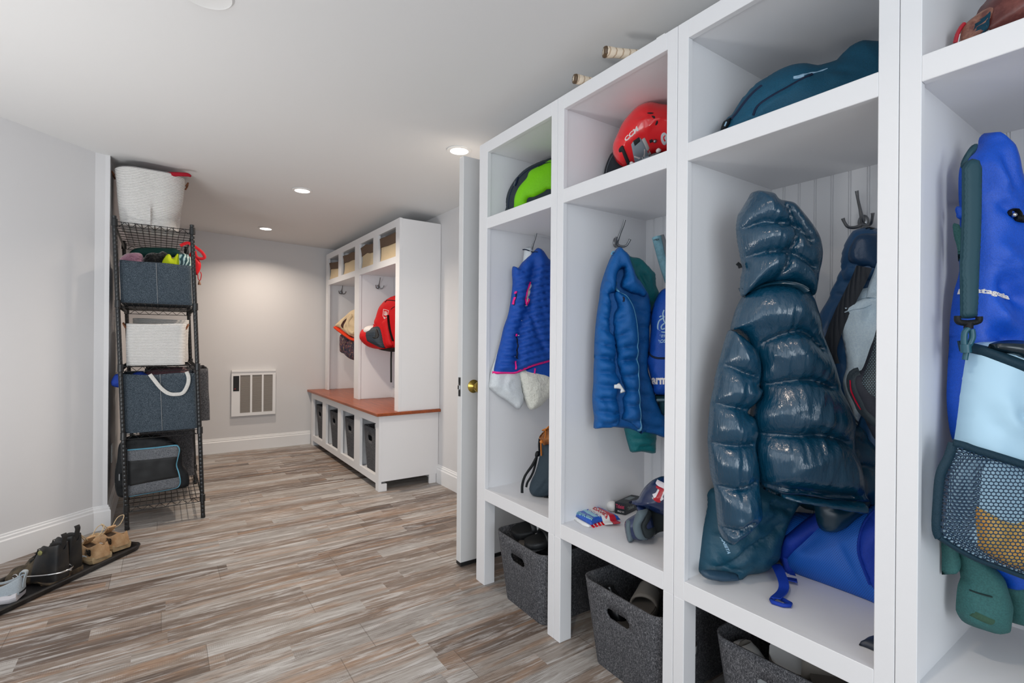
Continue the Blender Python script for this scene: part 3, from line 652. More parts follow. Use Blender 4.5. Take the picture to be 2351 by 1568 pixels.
tag(boxes('wood_scraper', [(1.45, 1.47, 5.50, 5.53, .30, .485)], mat('yellow_wood', '#b08a4a', .5)), 'yellow wooden handle standing in the far end bench bin', 'handle')
def soft_bin(label, c, w, d, h, rot, seed):
    t = thing('canvas_bin', label, 'bin', c, 'cream canvas bins in the hall tower'); rnd = random.Random(seed)
    def shell(name, z0, z1, grow, m, slump):
        ring = rrect(w, d, .04, list(np.linspace(-w/2+.04, w/2-.04, 7)[1:-1])); n = len(ring); V = []; F = []; zs = np.linspace(z0, z1, 7)
        for z in zs:
            for j, (x, y) in enumerate(ring):
                q = mnoise.noise((x*9+seed, y*9, z*7))*.016; s = 1+grow+q/.12*.25-.06*math.sin(z/h*math.pi)
                zz = max(0, z-(slump*(.5+mnoise.noise((x*6, y*6, seed*1.7))) if z > .02 else 0))
                V.append((c[0]+(x*math.cos(rot)-y*math.sin(rot))*s, c[1]+(x*math.sin(rot)+y*math.cos(rot))*s, c[2]+zz))
        for i in range(len(zs)-1):
            for j in range(n): F.append((i*n+j, i*n+(j+1) % n, (i+1)*n+(j+1) % n, (i+1)*n+j))
        if z0 == 0: F.append(tuple(range(n))[::-1])
        me = mesh_vf(name, V, F); fix_normals(me); auto_smooth(me, 60); o = mobj(name, me, m, t); so = o.modifiers.new('thickness', 'SOLIDIFY'); so.thickness = .004; return o
    shell('body', 0, h*.72, 0, CANV, .012); shell('cuff', h*.62, h, .035, CUFF, .02)['label'] = 'dark brown turned-down cuff'
for k, (a, b, lab) in enumerate(((3.762, 4.158, 'cream canvas bin with brown cuff in the nearest small cubby of the hall tower'), (4.276, 4.677, 'cream canvas bin with brown cuff, second from the near end of the hall tower'),
                                 (4.806, 5.217, 'cream canvas bin with brown cuff, third from the near end of the hall tower'), (5.325, 5.708, 'cream canvas bin with brown cuff in the farthest small cubby of the hall tower'))):
    soft_bin(lab, (1.655, (a+b)/2+(.004, 0, .0, -.005)[k], 1.813), (.372, .365, .36, .335)[k], .29, (.205, .20, .195, .185)[k], (.02, -.05, .04, .08)[k], 3+k*5)
# ------------------------------------------------------------------ wire rack (racked a little to the left) and what it holds
RX, RY0, RW, RD, LEAN = -.162, 3.79, .389, .925, -.0396
def SF(x, y, z): return (RX+x+LEAN*z, y, z)
LEV = [.135, .572, .98, 1.362, 1.842]
t = thing('wire_shelf', 'black wire shelving rack leaning against the alcove wall', 'shelf', (RX, RY0, 0))
for cx in (0, RW):
    for cy in (RY0, RY0+RD):
        top = 1.875; V, F = [], []
        zz = [.012]; 
        z = .03
        while z < top: zz += [z, z+.0012, z+.0035, z+.0047]; z += .0254
        zz += [top]; rr = [.0125]
        for i in range(1, len(zz)-1): rr.append(.0125 if (i-1) % 4 in (0, 3) else .0120)
        rr.append(.0125); tube_vf([SF(cx, cy, q) for q in zz], rr, 10, V, F)
        me = mesh_vf('post', V, F); auto_smooth(me, 60); po = mobj('post', me, MBLK, t)
        lathe('foot', [(.010, 0), (.013, .003), (.013, .014), (.008, .016)], SF(cx, cy, 0), (0, 0, 1), MRUB, po, 10)
        lathe('collar', [(.0125, 0), (.0165, .002), (.0155, .045), (.0125, .047)], SF(cx, cy, LEV[0]-.03), (0, 0, 1), MBLK, po, 12)
        for L in LEV[1:]: lathe('collar', [(.0125, 0), (.0165, .002), (.0155, .045), (.0125, .047)], SF(cx, cy, L-.03), (0, 0, 1), MBLK, po, 12)
for L in LEV:
    w = []; q = lambda x, y, z: SF(x, y, z)
    for zz in (L, L-.028):
        for a, b in (((.012, RY0), (RW-.012, RY0)), ((.012, RY0+RD), (RW-.012, RY0+RD)), ((0, RY0+.012), (0, RY0+RD-.012)), ((RW, RY0+.012), (RW, RY0+RD-.012))):
            w.append([q(*a, zz), q(*b, zz)])
    for yy in (RY0, RY0+RD):
        n = 12; w.append([q(.02+(RW-.04)*i/n, yy+.002, L if i % 2 else L-.028) for i in range(n+1)])
    for xx in (0, RW):
        n = 26; w.append([q(xx+.002, RY0+.02+(RD-.04)*i/n, L if i % 2 else L-.028) for i in range(n+1)])
    for i in range(1, 12): w.append([q(RW*i/12, RY0, L+.002), q(RW*i/12, RY0+RD, L+.002)])
    for i in range(1, 9): w.append([q(0, RY0+RD*i/9, L-.003), q(RW, RY0+RD*i/9, L-.003)])
    tubes('wire_deck', w, .0022, MBLK, t, 5)
def loft(name, rings, mt, parent=None, closed_top=False, solid=0.0, loc=None, ang=50):
    n = len(rings[0]); V = [p for r in rings for p in r]; F = []
    for i in range(len(rings)-1):
        for j in range(n): F.append((i*n+j, i*n+(j+1) % n, (i+1)*n+(j+1) % n, (i+1)*n+j))
    F.append(tuple(range(n))[::-1])
    if closed_top: F.append(tuple((len(rings)-1)*n+j for j in range(n)))
    me = mesh_vf(name, V, F); fix_normals(me); auto_smooth(me, ang); o = mobj(name, me, mt, parent, loc)
    if solid: so = o.modifiers.new('thickness', 'SOLIDIFY'); so.thickness = solid; so.offset = -1
    return o
LEATH = mat('brown_leather', '#7a4a2c', .5, bump=(120, .2, .001))
def rope_basket(label, cx, y0, z0, w0, w1, d, h, r, dent=0, handles=True, seed=0):
    c = (cx, y0+d/2, z0); t = thing('rope_basket', label, 'basket', c, 'white rope baskets'); rings = []
    for z in np.linspace(0, h, 26):
        s = z/h; w = w0+(w1-w0)*s; dd = d*(.9+.1*s); rg = []
        for (x, y) in rrect(w, dd, r, list(np.linspace(-w/2+r, w/2-r, 9)[1:-1]), 7):
            px_, py_ = y, x      # ring helper faces -X; turn it to face -Y
            k = 1+.02*mnoise.noise((px_*5, py_*5, z*6+seed))
            if dent and px_ > 0 and py_ < .05: k -= dent*math.exp(-((z-.07)/.06)**2)
            rg.append((cx+px_*k, y0+d/2+py_*k, z0+z+.008*mnoise.noise((px_*4, py_*4, seed))*s))
        rings.append(rg)
    loft('body', rings, ROPE, t, solid=.009)
    if handles:
        for s in (-1, 1):
            x = cx+s*(w1/2+.004); tube('handle', [(x, y0+d/2-.05, z0+h-.03), (x+s*.012, y0+d/2-.04, z0+h-.005), (x+s*.014, y0+d/2, z0+h+.002), (x+s*.012, y0+d/2+.04, z0+h-.005), (x, y0+d/2+.05, z0+h-.03)], .005, LEATH, t)
    return t
tb = rope_basket('tall white rope basket on the very top of the wire rack', -.062, 3.815, 1.8465, .305, .365, .42, .345, .12, dent=.16)
RED = fabric('crimson_cloth', '#a51228', .8); pl = vplane(-.25, 3.83, .15, 3.83)
bl = thing('red_throw', 'crimson throw spilling over the right rim of the top rope basket', 'blanket', (.03, 3.95, 2.17))
tube('fold', [(-.10, 3.93, 2.175), (0, 3.87, 2.185), (.06, 3.83, 2.190), (.125, 3.802, 2.192), (.145, 3.81, 2.188)], [.012, .016, .014, .012, .006], RED, bl)
tube('fold', [(-.12, 3.97, 2.165), (-.04, 3.98, 2.178), (.05, 3.95, 2.178), (.10, 3.92, 2.17)], [.02, .024, .024, .018], RED, bl)
def soft_box(name, label, cat, x0, x1, y0, y1, z0, z1, mt, group=None, seam=True, rim=True, r=.02, bow=.008, parent=None, seed=0):
    """open-topped felt bin facing -Y"""
    c = ((x0+x1)/2, (y0+y1)/2, z0); t = thing(name, label, cat, c, group); w, d, h = x1-x0, y1-y0, z1-z0; rings = []
    for z in np.linspace(0, h, 14):
        rg = []
        for (x, y) in rrect(w, d, r, list(np.linspace(-w/2+r, w/2-r, 15)[1:-1]), 4):
            a, b = y, x; s = z/h
            bw = bow*math.sin(math.pi*min(1, s*1.05))*(1-abs(a)/(w/2)) if b < 0 else 0
            sk = (.003*math.exp(-(a/.004)**2) if b < -d/2+.001 else 0)
            rg.append((c[0]+a+LEAN*z+.004*mnoise.noise((a*8, b*8, z*8+seed)), c[1]+b-bw+sk+.004*mnoise.noise((a*7+3, b*7, z*7+seed)), z0+z-.012*s*mnoise.noise((a*6, b*6, seed*2.1))))
        rings.append(rg)
    loft('body', rings, mt, t, solid=.006)
    if seam: tube('center_seam', [(c[0]+LEAN*z, y0-.0015-bow*math.sin(math.pi*z/h), z0+z) for z in np.linspace(.005, h-.004, 6)], .0016, FELTS, t, 6)
    return t
FELTS = mat('seam_thread', '#8b9094', .9)
sx = lambda z: LEAN*z
za = LEV[3]+.004
soft_box('felt_bin', 'slate felt bin of winter hats on the second shelf from the top of the rack', 'bin', RX+sx(za)+.012, RX+sx(za)+.377, 3.815, 4.22, za, 1.622, FELTB, 'slate felt bins on the wire rack')
zb_ = LEV[1]+.004
bb = soft_box('felt_bin', 'slate felt bin with a white webbing handle on the rack, above the pet carrier', 'bin', RX+sx(zb_)+.004, RX+sx(zb_)+.380, 3.812, 4.10, zb_, .935, FELTB, 'slate felt bins on the wire rack', seed=4)
WEB = fabric('white_webbing', '#d9d8d4', .8, 300, 30, .001)
pb = vplane(-.3, 3.80, .3, 3.80)
strip('handle', WEB, bb, None, K('A3', '405 325 440 370 490 430 545 468 600 475 655 462 690 400 695 345 680 305'), .021, .003, plane=pb, off=.006, thick=.009)['label'] = 'white webbing handle drooping down the front'
soft_box('felt_bin', 'charcoal felt bin sticking out past the right side of the wire rack', 'bin', RX+sx(zb_)+.11, RX+sx(zb_)+.47, 4.14, 4.62, zb_, .945, FELT, 'slate felt bins on the wire rack', seam=False, seed=9)
soft_box('felt_bin', 'charcoal felt bin on the bottom shelf, behind the pet carrier', 'bin', RX+.05, RX+.37, 4.40, 4.69, LEV[0]+.004, .54, FELT, 'slate felt bins on the wire rack', seam=False, seed=12)
zr = LEV[2]+.004
rope_basket('low white rope basket in front on the middle shelf of the wire rack', RX+sx(zr)+.175, 3.812, zr, .30, .305, .32, .26, .035, handles=True, seed=3)
rope_basket('white rope basket at the back of the middle shelf, behind the other basket', RX+sx(zr)+.20, 4.22, zr, .31, .32, .36, .30, .05, handles=False, seed=8)
# hats in the top felt bin
GH = 'hats in the top felt bin'; ph = vplane(-.3, 3.93, .3, 3.93); zl = 1.50
def single(name, mt, plane, px, label, cat, group=None, **k):
    p = Puff(name, mt, None, plane, px, **k); tag(p.obj, label, cat, group); return p
PINK = fabric('dusty_pink_fur', '#a8788c', .95, 700, 60, .006, .6)
single('fur_hat', PINK, ph, K('A2', '222 1000 215 930 235 895 280 870 350 862 400 868 425 895 428 940 420 1010'), 'fluffy pink fur hat at the left of the slate bin of hats', 'hat', GH, T=.05, back=.05, sp=.006, fur=.012)
single('fur_hat', fabric('black_fur', '#0f0f10', .95, 700, 60, .006, .3), ph, K('A2', '430 1010 428 930 455 880 510 862 560 868 600 850 640 868 650 900 630 1010'), 'fluffy black hat between the pink and the yellow hats', 'hat', GH, T=.05, back=.05, sp=.006, fur=.012, off=-.01)
YEL = fabric('neon_yellow_knit', '#c9d91c', .8); single('knit_hat', YEL, ph, K('A2', '590 1010 598 935 640 880 668 880 695 915 735 870 750 905 760 1010'), 'neon yellow hat in the slate bin of hats', 'hat', GH, T=.04, back=.04, sp=.006, folds=[(K('A2', '660 885 690 930'), -.01, .012)], off=.02)
def marbled():
    k = NT('teal_marbled'); w = k.n('ShaderNodeTexWave'); w.inputs['Scale'].default_value = 14; w.inputs['Distortion'].default_value = 9; k.l(k.coords(), w.inputs['Vector'])
    k.l(k.ramp(w.outputs[1], [(.3, hx('#143c44')), (.55, hx('#4d8288')), (.8, hx('#b9cdc9'))]), k.b.inputs['Base Color']); k.b.inputs['Roughness'].default_value = .4; return k.m
single('swim_cap', marbled(), ph, K('A2', '738 1010 740 900 752 872 790 868 835 885 858 920 858 1010'), 'teal and white marbled cap in the slate bin of hats', 'cap', GH, T=.04, back=.04, off=.02)
single('folded_scarf', fabric('dark_teal_cloth', '#12403c', .8), vplane(-.3, 4.12, .3, 4.12), K('A2', '330 900 340 830 480 815 640 820 730 830 740 900'), 'dark teal scarf at the back of the slate bin of hats', 'scarf', GH, T=.03, back=.03)
# clothes showing above the lower felt bin
pc = vplane(-.3, 3.90, .3, 3.90)
single('folded_shirt', fabric('royal_blue_cloth', '#1d3f9e', .7), pc, K('A3', '140 420 140 330 200 322 260 330 300 308 350 300 380 320 460 308 480 330 470 420'), 'blue clothing showing above the rim of the handled felt bin', 'clothing', None, T=.04, back=.05, crumple=[(.008, 40, 60)])
single('folded_shirt', fabric('black_print_cloth', '#1c1a1e', .7, col2='#6b4a52'), pc, K('A3', '370 420 375 310 440 285 540 275 640 268 680 285 700 300 690 420'), 'dark patterned clothing behind the white handle of the felt bin', 'clothing', None, T=.05, back=.05, crumple=[(.008, 40, 60)], off=-.015)
# pet carrier on the bottom shelf
GCH = fabric('grey_chambray', '#75797f', .8, 420, 12, .002, col2='#4d5157'); BNY = fabric('black_nylon', '#0c1116', .55, 500, 22, .004); SKY = mat('pale_blue_piping', '#6db2cf', .4)
pcar = vplane(-.3, 3.835, .3, 3.835)
t = thing('pet_carrier', 'grey and black carrier bag with pale blue piping on the bottom shelf of the rack', 'carrier bag', (-.02, 3.97, .14))
bd = Puff('body', BNY, t, pcar, K('A3', '150 1200 142 1080 160 960 175 850 240 810 380 800 520 812 590 850 640 880 650 1010 690 1060 700 1150 640 1180 400 1220 200 1250'), T=.012, back=.30, Rr=.03, rb=.05, crumple=[(.004, 20, 20)], off=0)
fp = Puff('front_panel', GCH, t, pcar, K('A3', '236 900 240 890 590 858 622 872 627 900 618 960 605 1000 612 1040 632 1105 634 1150 600 1180 420 1212 250 1245 238 1240'), base=bd, lift=.0, T=.018, Rr=.03)
ms = Puff('mesh_window', mat('black_net', '#0b0f13', .6, bump=(700, .4, .001)), fp.obj, pcar, K('A3', '238 972 330 965 470 952 612 935 604 1000 622 1092 500 1112 370 1135 242 1162'), base=fp, lift=0, T=.003, Rr=.01, smooth=False)
ms.obj['label'] = 'black mesh band across the grey front'
strip('piping', SKY, fp.obj, fp, K('A3', '238 892 420 876 590 858 622 872 627 905 612 965 606 1010 622 1062 634 1120 628 1155 590 1182 420 1214 250 1243'), .006, .004)
tube('grab_handle', [tuple(Vector(SF(.16, 3.86, .475))), tuple(Vector(SF(.19, 3.83, .50))), tuple(Vector(SF(.24, 3.84, .50))), tuple(Vector(SF(.27, 3.87, .465)))], .006, BNY, t)
boxes('zip_pull', [(-.205, -.198, 3.80, 3.806, .30, .34)], MNI, t, bevel=.001)
# red bag hung on the right side of the rack
RDN = fabric('scarlet_nylon', '#d5101f', .5, 500, 25, .004); prb = vplane(-.2, 4.02, .4, 3.98)
t = thing('red_pouch', 'bright red drawstring pouch hung on the right side of the wire rack', 'pouch', (.24, 4.0, 1.6))
Puff('pouch', RDN, t, prb, K('A2', '840 880 890 850 915 900 945 960 942 1010 920 1055 905 1065 860 1020'), T=.02, back=.015, sp=.006, off=-.004)
strip('loop', RDN, t, None, K('A2', '760 800 820 775 860 790 920 830 960 865 980 905 945 918 905 900 890 850'), .019, .003, plane=prb, off=.012)
strip('cord', RDN, t, None, K('A2', '918 1060 922 1100 940 1110 950 1060 940 1035'), .005, .003, plane=prb, off=.004)
lathe('tassel', [(.001, .03), (.005, .025), (.010, .0), (.001, -.001)], tuple(prb.w(prb.uv(K('A2', '932 1152')), np.zeros(1))[0]), (0, 0, 1), LEATH, t, 8)['label'] = 'small brown tassel'
# ------------------------------------------------------------------ boot tray and shoes
a = R(48.5); tu = np.array([math.cos(a), math.sin(a)]); tv = np.array([-math.sin(a), math.cos(a)])
def TR(u, v, z=0): p = np.array([-.066, 3.425])-tu*u+tv*v; return (p[0], p[1], z)
rings = []; TL, TWd, N = .90, .31, 8
def trr(ins, z):
    P = []
    for (cu, cv, a0) in ((TL-.05, TWd-.05, 0), (.05, TWd-.05, 90), (.05, .05, 180), (TL-.05, .05, 270)):
        for i in range(N+1):
            an = R(a0+90*i/N); P.append(TR(cu+(.05-ins)*math.cos(an), cv+(.05-ins)*math.sin(an), z))
    return P
for ins, z in ((.02, .001), (.008, .004), (.0, .024), (.004, .029), (.010, .030), (.014, .026), (.024, .009), (.030, .007)): rings.append(trr(ins, z))
tag(loft('boot_tray', rings, mat('black_tray_plastic', '#161618', .45, bump=(70, .5, .003)), closed_top=True, ang=35), 'long black plastic boot tray along the left skirting', 'boot tray')
def shoe(name, label, heel, az, L, Wd, H, mU, mS, mI, kind='sneaker', group=None, tilt=0):
    """heel = plan point of the heel's back; az = toe direction in degrees"""
    cz, sz = math.cos(R(az)), math.sin(R(az)); z0 = .008
    t = thing(name, label, 'shoe' if kind != 'boot' else 'boot', (heel[0]+cz*L/2, heel[1]+sz*L/2, z0), group)
    X = lambda x, y, z: (heel[0]+x*cz-y*sz, heel[1]+x*sz+y*cz, z0+z)
    tt = [0, .03, .10, .20, .32, .45, .58, .72, .85, .94, 1.0]
    wd = [.20, .34, .40, .41, .39, .38, .43, .49, .46, .32, .12]; ws = [.27, .41, .47, .46, .43, .41, .45, .51, .48, .34, .14] if kind == 'sneaker' else wd
    soh = .034 if kind == 'sneaker' else .018
    # sole
    rings = []
    for z, g in ((0, .88), (.005, .96), (soh*.45, 1.0), (soh*.5, .96), (soh*.56, 1.03), (soh, .97)):
        l = []; r = []
        for q, w_ in zip(tt, ws):
            x = q*L+(.008 if q == 0 else 0)-(.006*(q == 1)); lift = (.012*max(0, (q-.75)/.25)**2+(.004 if q < .05 else 0)); hgt = z+lift
            if kind == 'boot' and .30 < q < .5 and z < .012: hgt = z+.010
            l.append(X(x, w_*Wd*g, hgt)); r.append(X(x, -w_*Wd*g, hgt))
        rings.append(l+r[::-1])
    loft('sole', rings, mS, t, closed_top=True, ang=45)
    # upper: cross sections with an open collar
    if kind == 'sneaker':
        hc = [.95, .96, .86, .72, .66, .74, .66, .50, .40, .30, .18]; cw = [.10, .22, .27, .29, .28, .23, .15, .10, .08, .06, .03]; dp = [.001, .04, .06, .062, .058, .03, .0, .0, -.004, -.004, -.002]
    else:
        hc = [1.0, 1.0, .98, .97, 1.0, .60, .45, .38, .34, .27, .16]; cw = [.12, .26, .31, .33, .22, .20, .14, .12, .10, .07, .03]; dp = [.001, .11, .13, .13, .10, -.004, -.004, -.004, -.004, -.004, -.002]
    rings = []
    for q, w_, h_, c_, d_ in zip(tt, wd, hc, cw, dp):
        x = q*L+.004*(q == 0); h = h_*H; w = w_*Wd; c = c_*Wd; s0 = soh*.8+.010*max(0, (q-.75)/.25)**2; lean_ = (-.004 if q < .05 else 0)
        half = [(w*.97, s0), (w*1.0, s0+.2*(h-s0)), (w*.62+c*.38, s0+.55*(h-s0)), (c*1.12, s0+.85*(h-s0)), (c, h), (c*.80, h-abs(d_)*.10-.001), (c*.72, h-max(d_, 0)*.7-.002 if d_ > 0 else h-d_*.5), (0, h-d_ if d_ > 0 else h-d_*1.2)]
        rg = [X(x+lean_, y, z) for y, z in half]+[X(x+lean_, -y, z) for y, z in half[-2::-1]]
        rings.append(rg)
    n = len(rings[0]); V = [p for r in rings for p in r]; F = []; FI = []
    for i in range(len(rings)-1):
        for j in range(n-1): (FI if (5 <= j <= n-7 and 0 < i and tt[i] < .55) else F).append((i*n+j, i*n+j+1, (i+1)*n+j+1, (i+1)*n+j))
    F += [tuple(range(n))[::-1], tuple((len(rings)-1)*n+j for j in range(n))]
    me = mesh_vf('upper', V, F+FI, True); fix_normals(me); o = mobj('upper', me, mU, t); me.materials.append(mI)
    for k in range(len(FI)): me.polygons[len(F)+k].material_index = 1
    if kind == 'boot':
        me.materials.append(DUSTB)
        for p in me.polygons:
            if p.index < len(F)-2 and p.material_index == 0 and min(p.vertices)//n >= 5: p.material_index = 2
    s = o.modifiers.new('smooth', 'SUBSURF'); s.levels = 2; s.render_levels = 2
    return t, X
TAN = mat('tan_suede', '#b08a63', .8, var=(30, '#c4a27c', .4, .65), bump=(60, .25, .002)); TANS = mat('tan_foam_sole', '#a48761', .7, var=(18, '#c0a884', .4, .6)); DKI = mat('dark_shoe_lining', '#2a2624', .9)
GREYI = mat('grey_lining', '#6a5848', .9); LACE = mat('pale_lace', '#c9b28e', .8); BKP = mat('black_print', '#141414', .5); WHT = mat('white_plastic_insert', '#d8e2ea', .3)
def dress_sneaker(t, X, L, Wd, H, nb=True, lace=LACE):
    tongue = [X(L*.40, 0, H*.80), X(L*.36, .003, H*1.0), X(L*.33, 0, H*1.08)]
    ribbon3('tongue', TAN if nb else MGR, t, [np.array(p) for p in [X(L*.60, 0, H*.58), X(L*.50, 0, H*.74), X(L*.42, 0, H*.92), X(L*.37, 0, H*1.06)]], np.array(X(0, 1, 0))-np.array(X(0, 0, 0)), Wd*.36, .009)
    for i, q in enumerate((.46, .53, .60, .66)):
        tube('lace', [X(L*q, -Wd*.26, H*(.74-.13*i)), X(L*(q+.01), 0, H*(.86-.13*i)), X(L*q, Wd*.26, H*(.74-.13*i))], .0028, lace, t, 6, 4)
    tube('lace', [X(L*.47, .012, H*.86), X(L*.40, .045, H*1.28), X(L*.30, .05, H*1.30), X(L*.34, .02, H*.98), X(L*.46, .01, H*.86)], .0022, lace, t, 6)
    tube('lace', [X(L*.47, -.012, H*.86), X(L*.52, -.05, H*1.30), X(L*.44, -.07, H*1.38), X(L*.38, -.04, H*1.02), X(L*.46, -.01, H*.86)], .0022, lace, t, 6)
def side_letter(s, mt, t, X, x0, x1, z0, z1, y, name='logo', bold=.03, yb=0):
    v, f = text_mesh(s, bold); w = v[:, 0].max()-v[:, 0].min(); h = v[:, 1].max(); V = []
    for dy in (0, .003):
        for p in v:
            q = (p[0]-v[:, 0].min())/w; V.append(X(x0+(x1-x0)*q, (y+(yb-y)*q if yb else y)-(dy if y > 0 else -dy), z0+(z1-z0)*p[1]/h))
    n = len(v); F = list(f)+[tuple(i+n for i in q[::-1]) for q in f]
    me = mesh_vf(name, V, F); fix_normals(me); return mobj(name, me, mt, t)
for lab, heel, az in (('tan running shoe on the right, nearest the wire rack', (-.163, 3.413), 121), ('tan running shoe on the left, beside the black boots', (-.236, 3.288), 123)):
    L, Wd, H = .28, .108, .108
    t, X = shoe('running_shoe', lab, heel, az, L, Wd, H, TAN, TANS, GREYI, group='pair of tan running shoes')
    dress_sneaker(t, X, L, Wd, H)
    side_letter('NB', BKP, t, X, L*.22, L*.09, H*.40, H*.68, Wd*.415)['label'] = 'black logo letters on the heel side'
    for i in range(4): boxes('stripe', [(0, 1, 0, 1, 0, 1)], BKP, t, bevel=0, xf=lambda v, i=i: Vector(X(L*(.235+.028*v.x*(1-.15*i)), Wd*(.405+.012*v.y), H*(.40+.07*i+.035*v.z)))) 
    boxes('foam_insert', [(0, 1, 0, 1, 0, 1)], WHT, t, bevel=.1, xf=lambda v: Vector(X(L*(.20+.26*v.x), Wd*(.395+.035*v.y), .022+.016*v.z)))
# paddock boots
DUSTB = mat('dusty_brown_leather', '#3b3226', .7, var=(25, '#5f523d', .4, .65), bump=(60, .2, .002)); BLT = mat('black_leather', '#15171a', .42, var=(14, '#2c2722', .45, .7), bump=(60, .2, .002)); DUST = mat('dusty_leather_sole', '#3a3026', .8, var=(20, '#6b5a44', .45, .65))
GB3 = 'pair of black riding boots'
for k, (lab, heel, az) in enumerate((('black riding boot in front, dusty brown toe, steel spur across its heel', (-.366, 3.112), 141), ('black riding boot behind the spurred one, pull tab standing up', (-.330, 3.214), 139))):
    L, Wd, H = .275, .105, .192
    t, X = shoe('riding_boot', lab, heel, az, L, Wd, H, BLT, DUST, DKI, kind='boot', group=GB3)
    loft('heel_block', [[X(*p, z) for p in ((.004, -.036), (.075, -.036), (.078, .036), (.004, .036), (-.004, .0))] for z in (0, .022)], DUST, t, closed_top=True)
    ribbon3('pull_tab', BLT, t, [np.array(X(.006, 0, H*.80)), np.array(X(.002, 0, H*1.0)), np.array(X(-.002, 0, H*1.12)), np.array(X(.004, 0, H*1.2))], np.array(X(0, 1, 0))-np.array(X(0, 0, 0)), .024, .004)
    for s in (-1, 1): tube('lace', [X(L*.42, s*.014, H*.80), X(L*.50, s*.012, H*.58), X(L*.58, s*.010, H*.47)], .003, BKP, t, 6)
    tube('cross_lace', [X(L*(.42+.05*(i//2)), (-1)**i*.016, H*(.82-.10*(i//2))) for i in range(8)], .0022, BKP, t, 6, 3)
    if k == 0: lathe('round_badge', [(.011, 0), (.011, .003), (.009, .004)], X(.075, Wd*.385, H*.80), np.array(X(0, 1, .12))-np.array(X(0, 0, 0)), mat('badge_gold', '#8f8c5a', .4, metal=.6), t, 16)
sp = thing('spur', 'silver steel spur strapped around the heels of the black riding boots', 'spur', (-.36, 3.14, .05))
czz, szz = math.cos(R(141)), math.sin(R(141)); SX = lambda x, y, z: (-.366+x*czz-y*szz, 3.112+x*szz+y*czz, z)
tube('yoke', [SX(.16, .062, .058), SX(.09, .060, .063), SX(.03, .054, .068), SX(-.012, .030, .070), SX(-.022, 0, .071), SX(-.012, -.030, .072), SX(.03, -.052, .073), SX(.06, -.056, .074)], [.003, .0035, .004, .0045, .005, .0045, .004, .0035], MSTEEL, sp)
V, F = [], []; tube_vf([SX(.172+.012*math.cos(R(k*30)), .063, .057+.012*math.sin(R(k*30))) for k in range(13)], .003, 6, V, F); mobj('eyelet', mesh_vf('eyelet', V, F, True), MSTEEL, sp)
tube('shank', [SX(-.022, 0, .071), SX(-.036, 0, .070)], [.005, .004], MSTEEL, sp, per=1)
# pale sneaker cut by the left edge
MGR = fabric('pale_grey_mesh', '#a9b3bb', .7, 500, 20, .002); SOLW = mat('pale_pink_sole', '#d9d5da', .5)
t, X = shoe('sneaker', 'pale blue grey sneaker at the left edge of the boot tray', (-.49, 3.035), 168, .28, .108, .105, MGR, SOLW, GREYI)
MGRP = mat('grey_heel_patch', '#8f9a9f', .7)
dress_sneaker(t, X, .28, .108, .105, nb=False, lace=mat('white_lace', '#d8d8d6', .8))
ribbon3('heel_loop', mat('grey_loop', '#aab4ba', .7), t, [np.array(X(.0, 0, .05)), np.array(X(-.004, 0, .085)), np.array(X(-.010, 0, .112)), np.array(X(.006, 0, .116)), np.array(X(.012, 0, .100))], np.array(X(0, 1, 0))-np.array(X(0, 0, 0)), .022, .004)
ribbon3('sole_line', BKP, t, [np.array(X(x, y, z)) for x, y, z in ((.20, .047, .030), (.10, .043, .030), (.03, .042, .032), (.004, .026, .034), (-.001, 0, .034), (.004, -.026, .034), (.03, -.042, .032), (.10, -.043, .030))], np.array((0, 0, 1.0)), .005, .005)
# ------------------------------------------------------------------ things hung in the far tower
pt = vplane(1.535, 4.585, 1.755, 4.235)
RBP = fabric('red_polyester', '#d0121a', .6, 500, 20, .003); BLKF = fabric('black_polyester', '#121314', .6, 500, 20, .003)
t = thing('red_backpack', 'red sports backpack with a black mesh pocket hung in the hall tower', 'backpack', (1.67, 4.36, .9))
rb = Puff('body', RBP, t, pt, K('E1', '265 845 300 720 350 560 410 470 470 410 560 350 640 318 760 310 860 420 880 900 860 1330 640 1380 500 1375 400 1350 300 1310 330 1100'), T=.075, back=.03, Rr=.09)
lo = Puff('side_pocket', RBP, t, pt, K('E1', '60 950 20 1010 5 1090 12 1150 60 1220 150 1290 250 1325 400 1340 520 1330 500 1100 440 900 330 870 200 900'), T=.09, back=.05, Rr=.09, off=.015)
Puff('mesh_pocket', hexnet('black_net_on_ball', pt.u, pt.v, .010, '#0c0d10', '#3b4c5c'), lo.obj, pt, K('E1', '112 950 260 905 420 850 450 1000 480 1180 502 1295 400 1318 330 1300 240 1240 140 1180 118 1080'), base=lo, lift=.002, T=.006, Rr=.02, smooth=False).obj['label'] = 'black mesh side pocket bulging over a ball'
Puff('bottom_panel', BLKF, t, pt, K('E1', '320 1335 460 1318 560 1290 720 1270 880 1250 870 1370 640 1385 500 1378'), T=.09, back=.03, off=.006, Rr=.06)
Puff('front_band', RBP, t, pt, K('E1', '420 850 500 760 540 700 560 900 600 1150 622 1272 505 1292 470 1100'), base=rb, lift=.004, T=.02, Rr=.03)
strip('zip', BLKF, t, rb, K('E1', '545 690 560 850 590 1020 640 1180'), .011, .026)
strip('zip', BLKF, t, rb, K('E1', '470 408 540 408 640 418 720 430'), .008, .004); strip('zip', BLKF, t, rb, K('E1', '585 585 615 555 660 530'), .006, .004)
strip('zip_pull', BLKF, t, rb, K('E1', '478 405 455 445'), .012, .006)
strip('hanging_strap', BLKF, t, None, K('E1', '565 1370 562 1480 560 1568') + [(897.9, 878)], .017, .003, plane=pt, off=.02)
WPR = mat('white_print', '#e6e2e0', .6)
sh = K('E1', '447 580 545 605 520 720 465 765 435 700'); strip('badge_outline', WPR, rb.obj, rb, sh+sh[:1], .004, .003, sm=False)
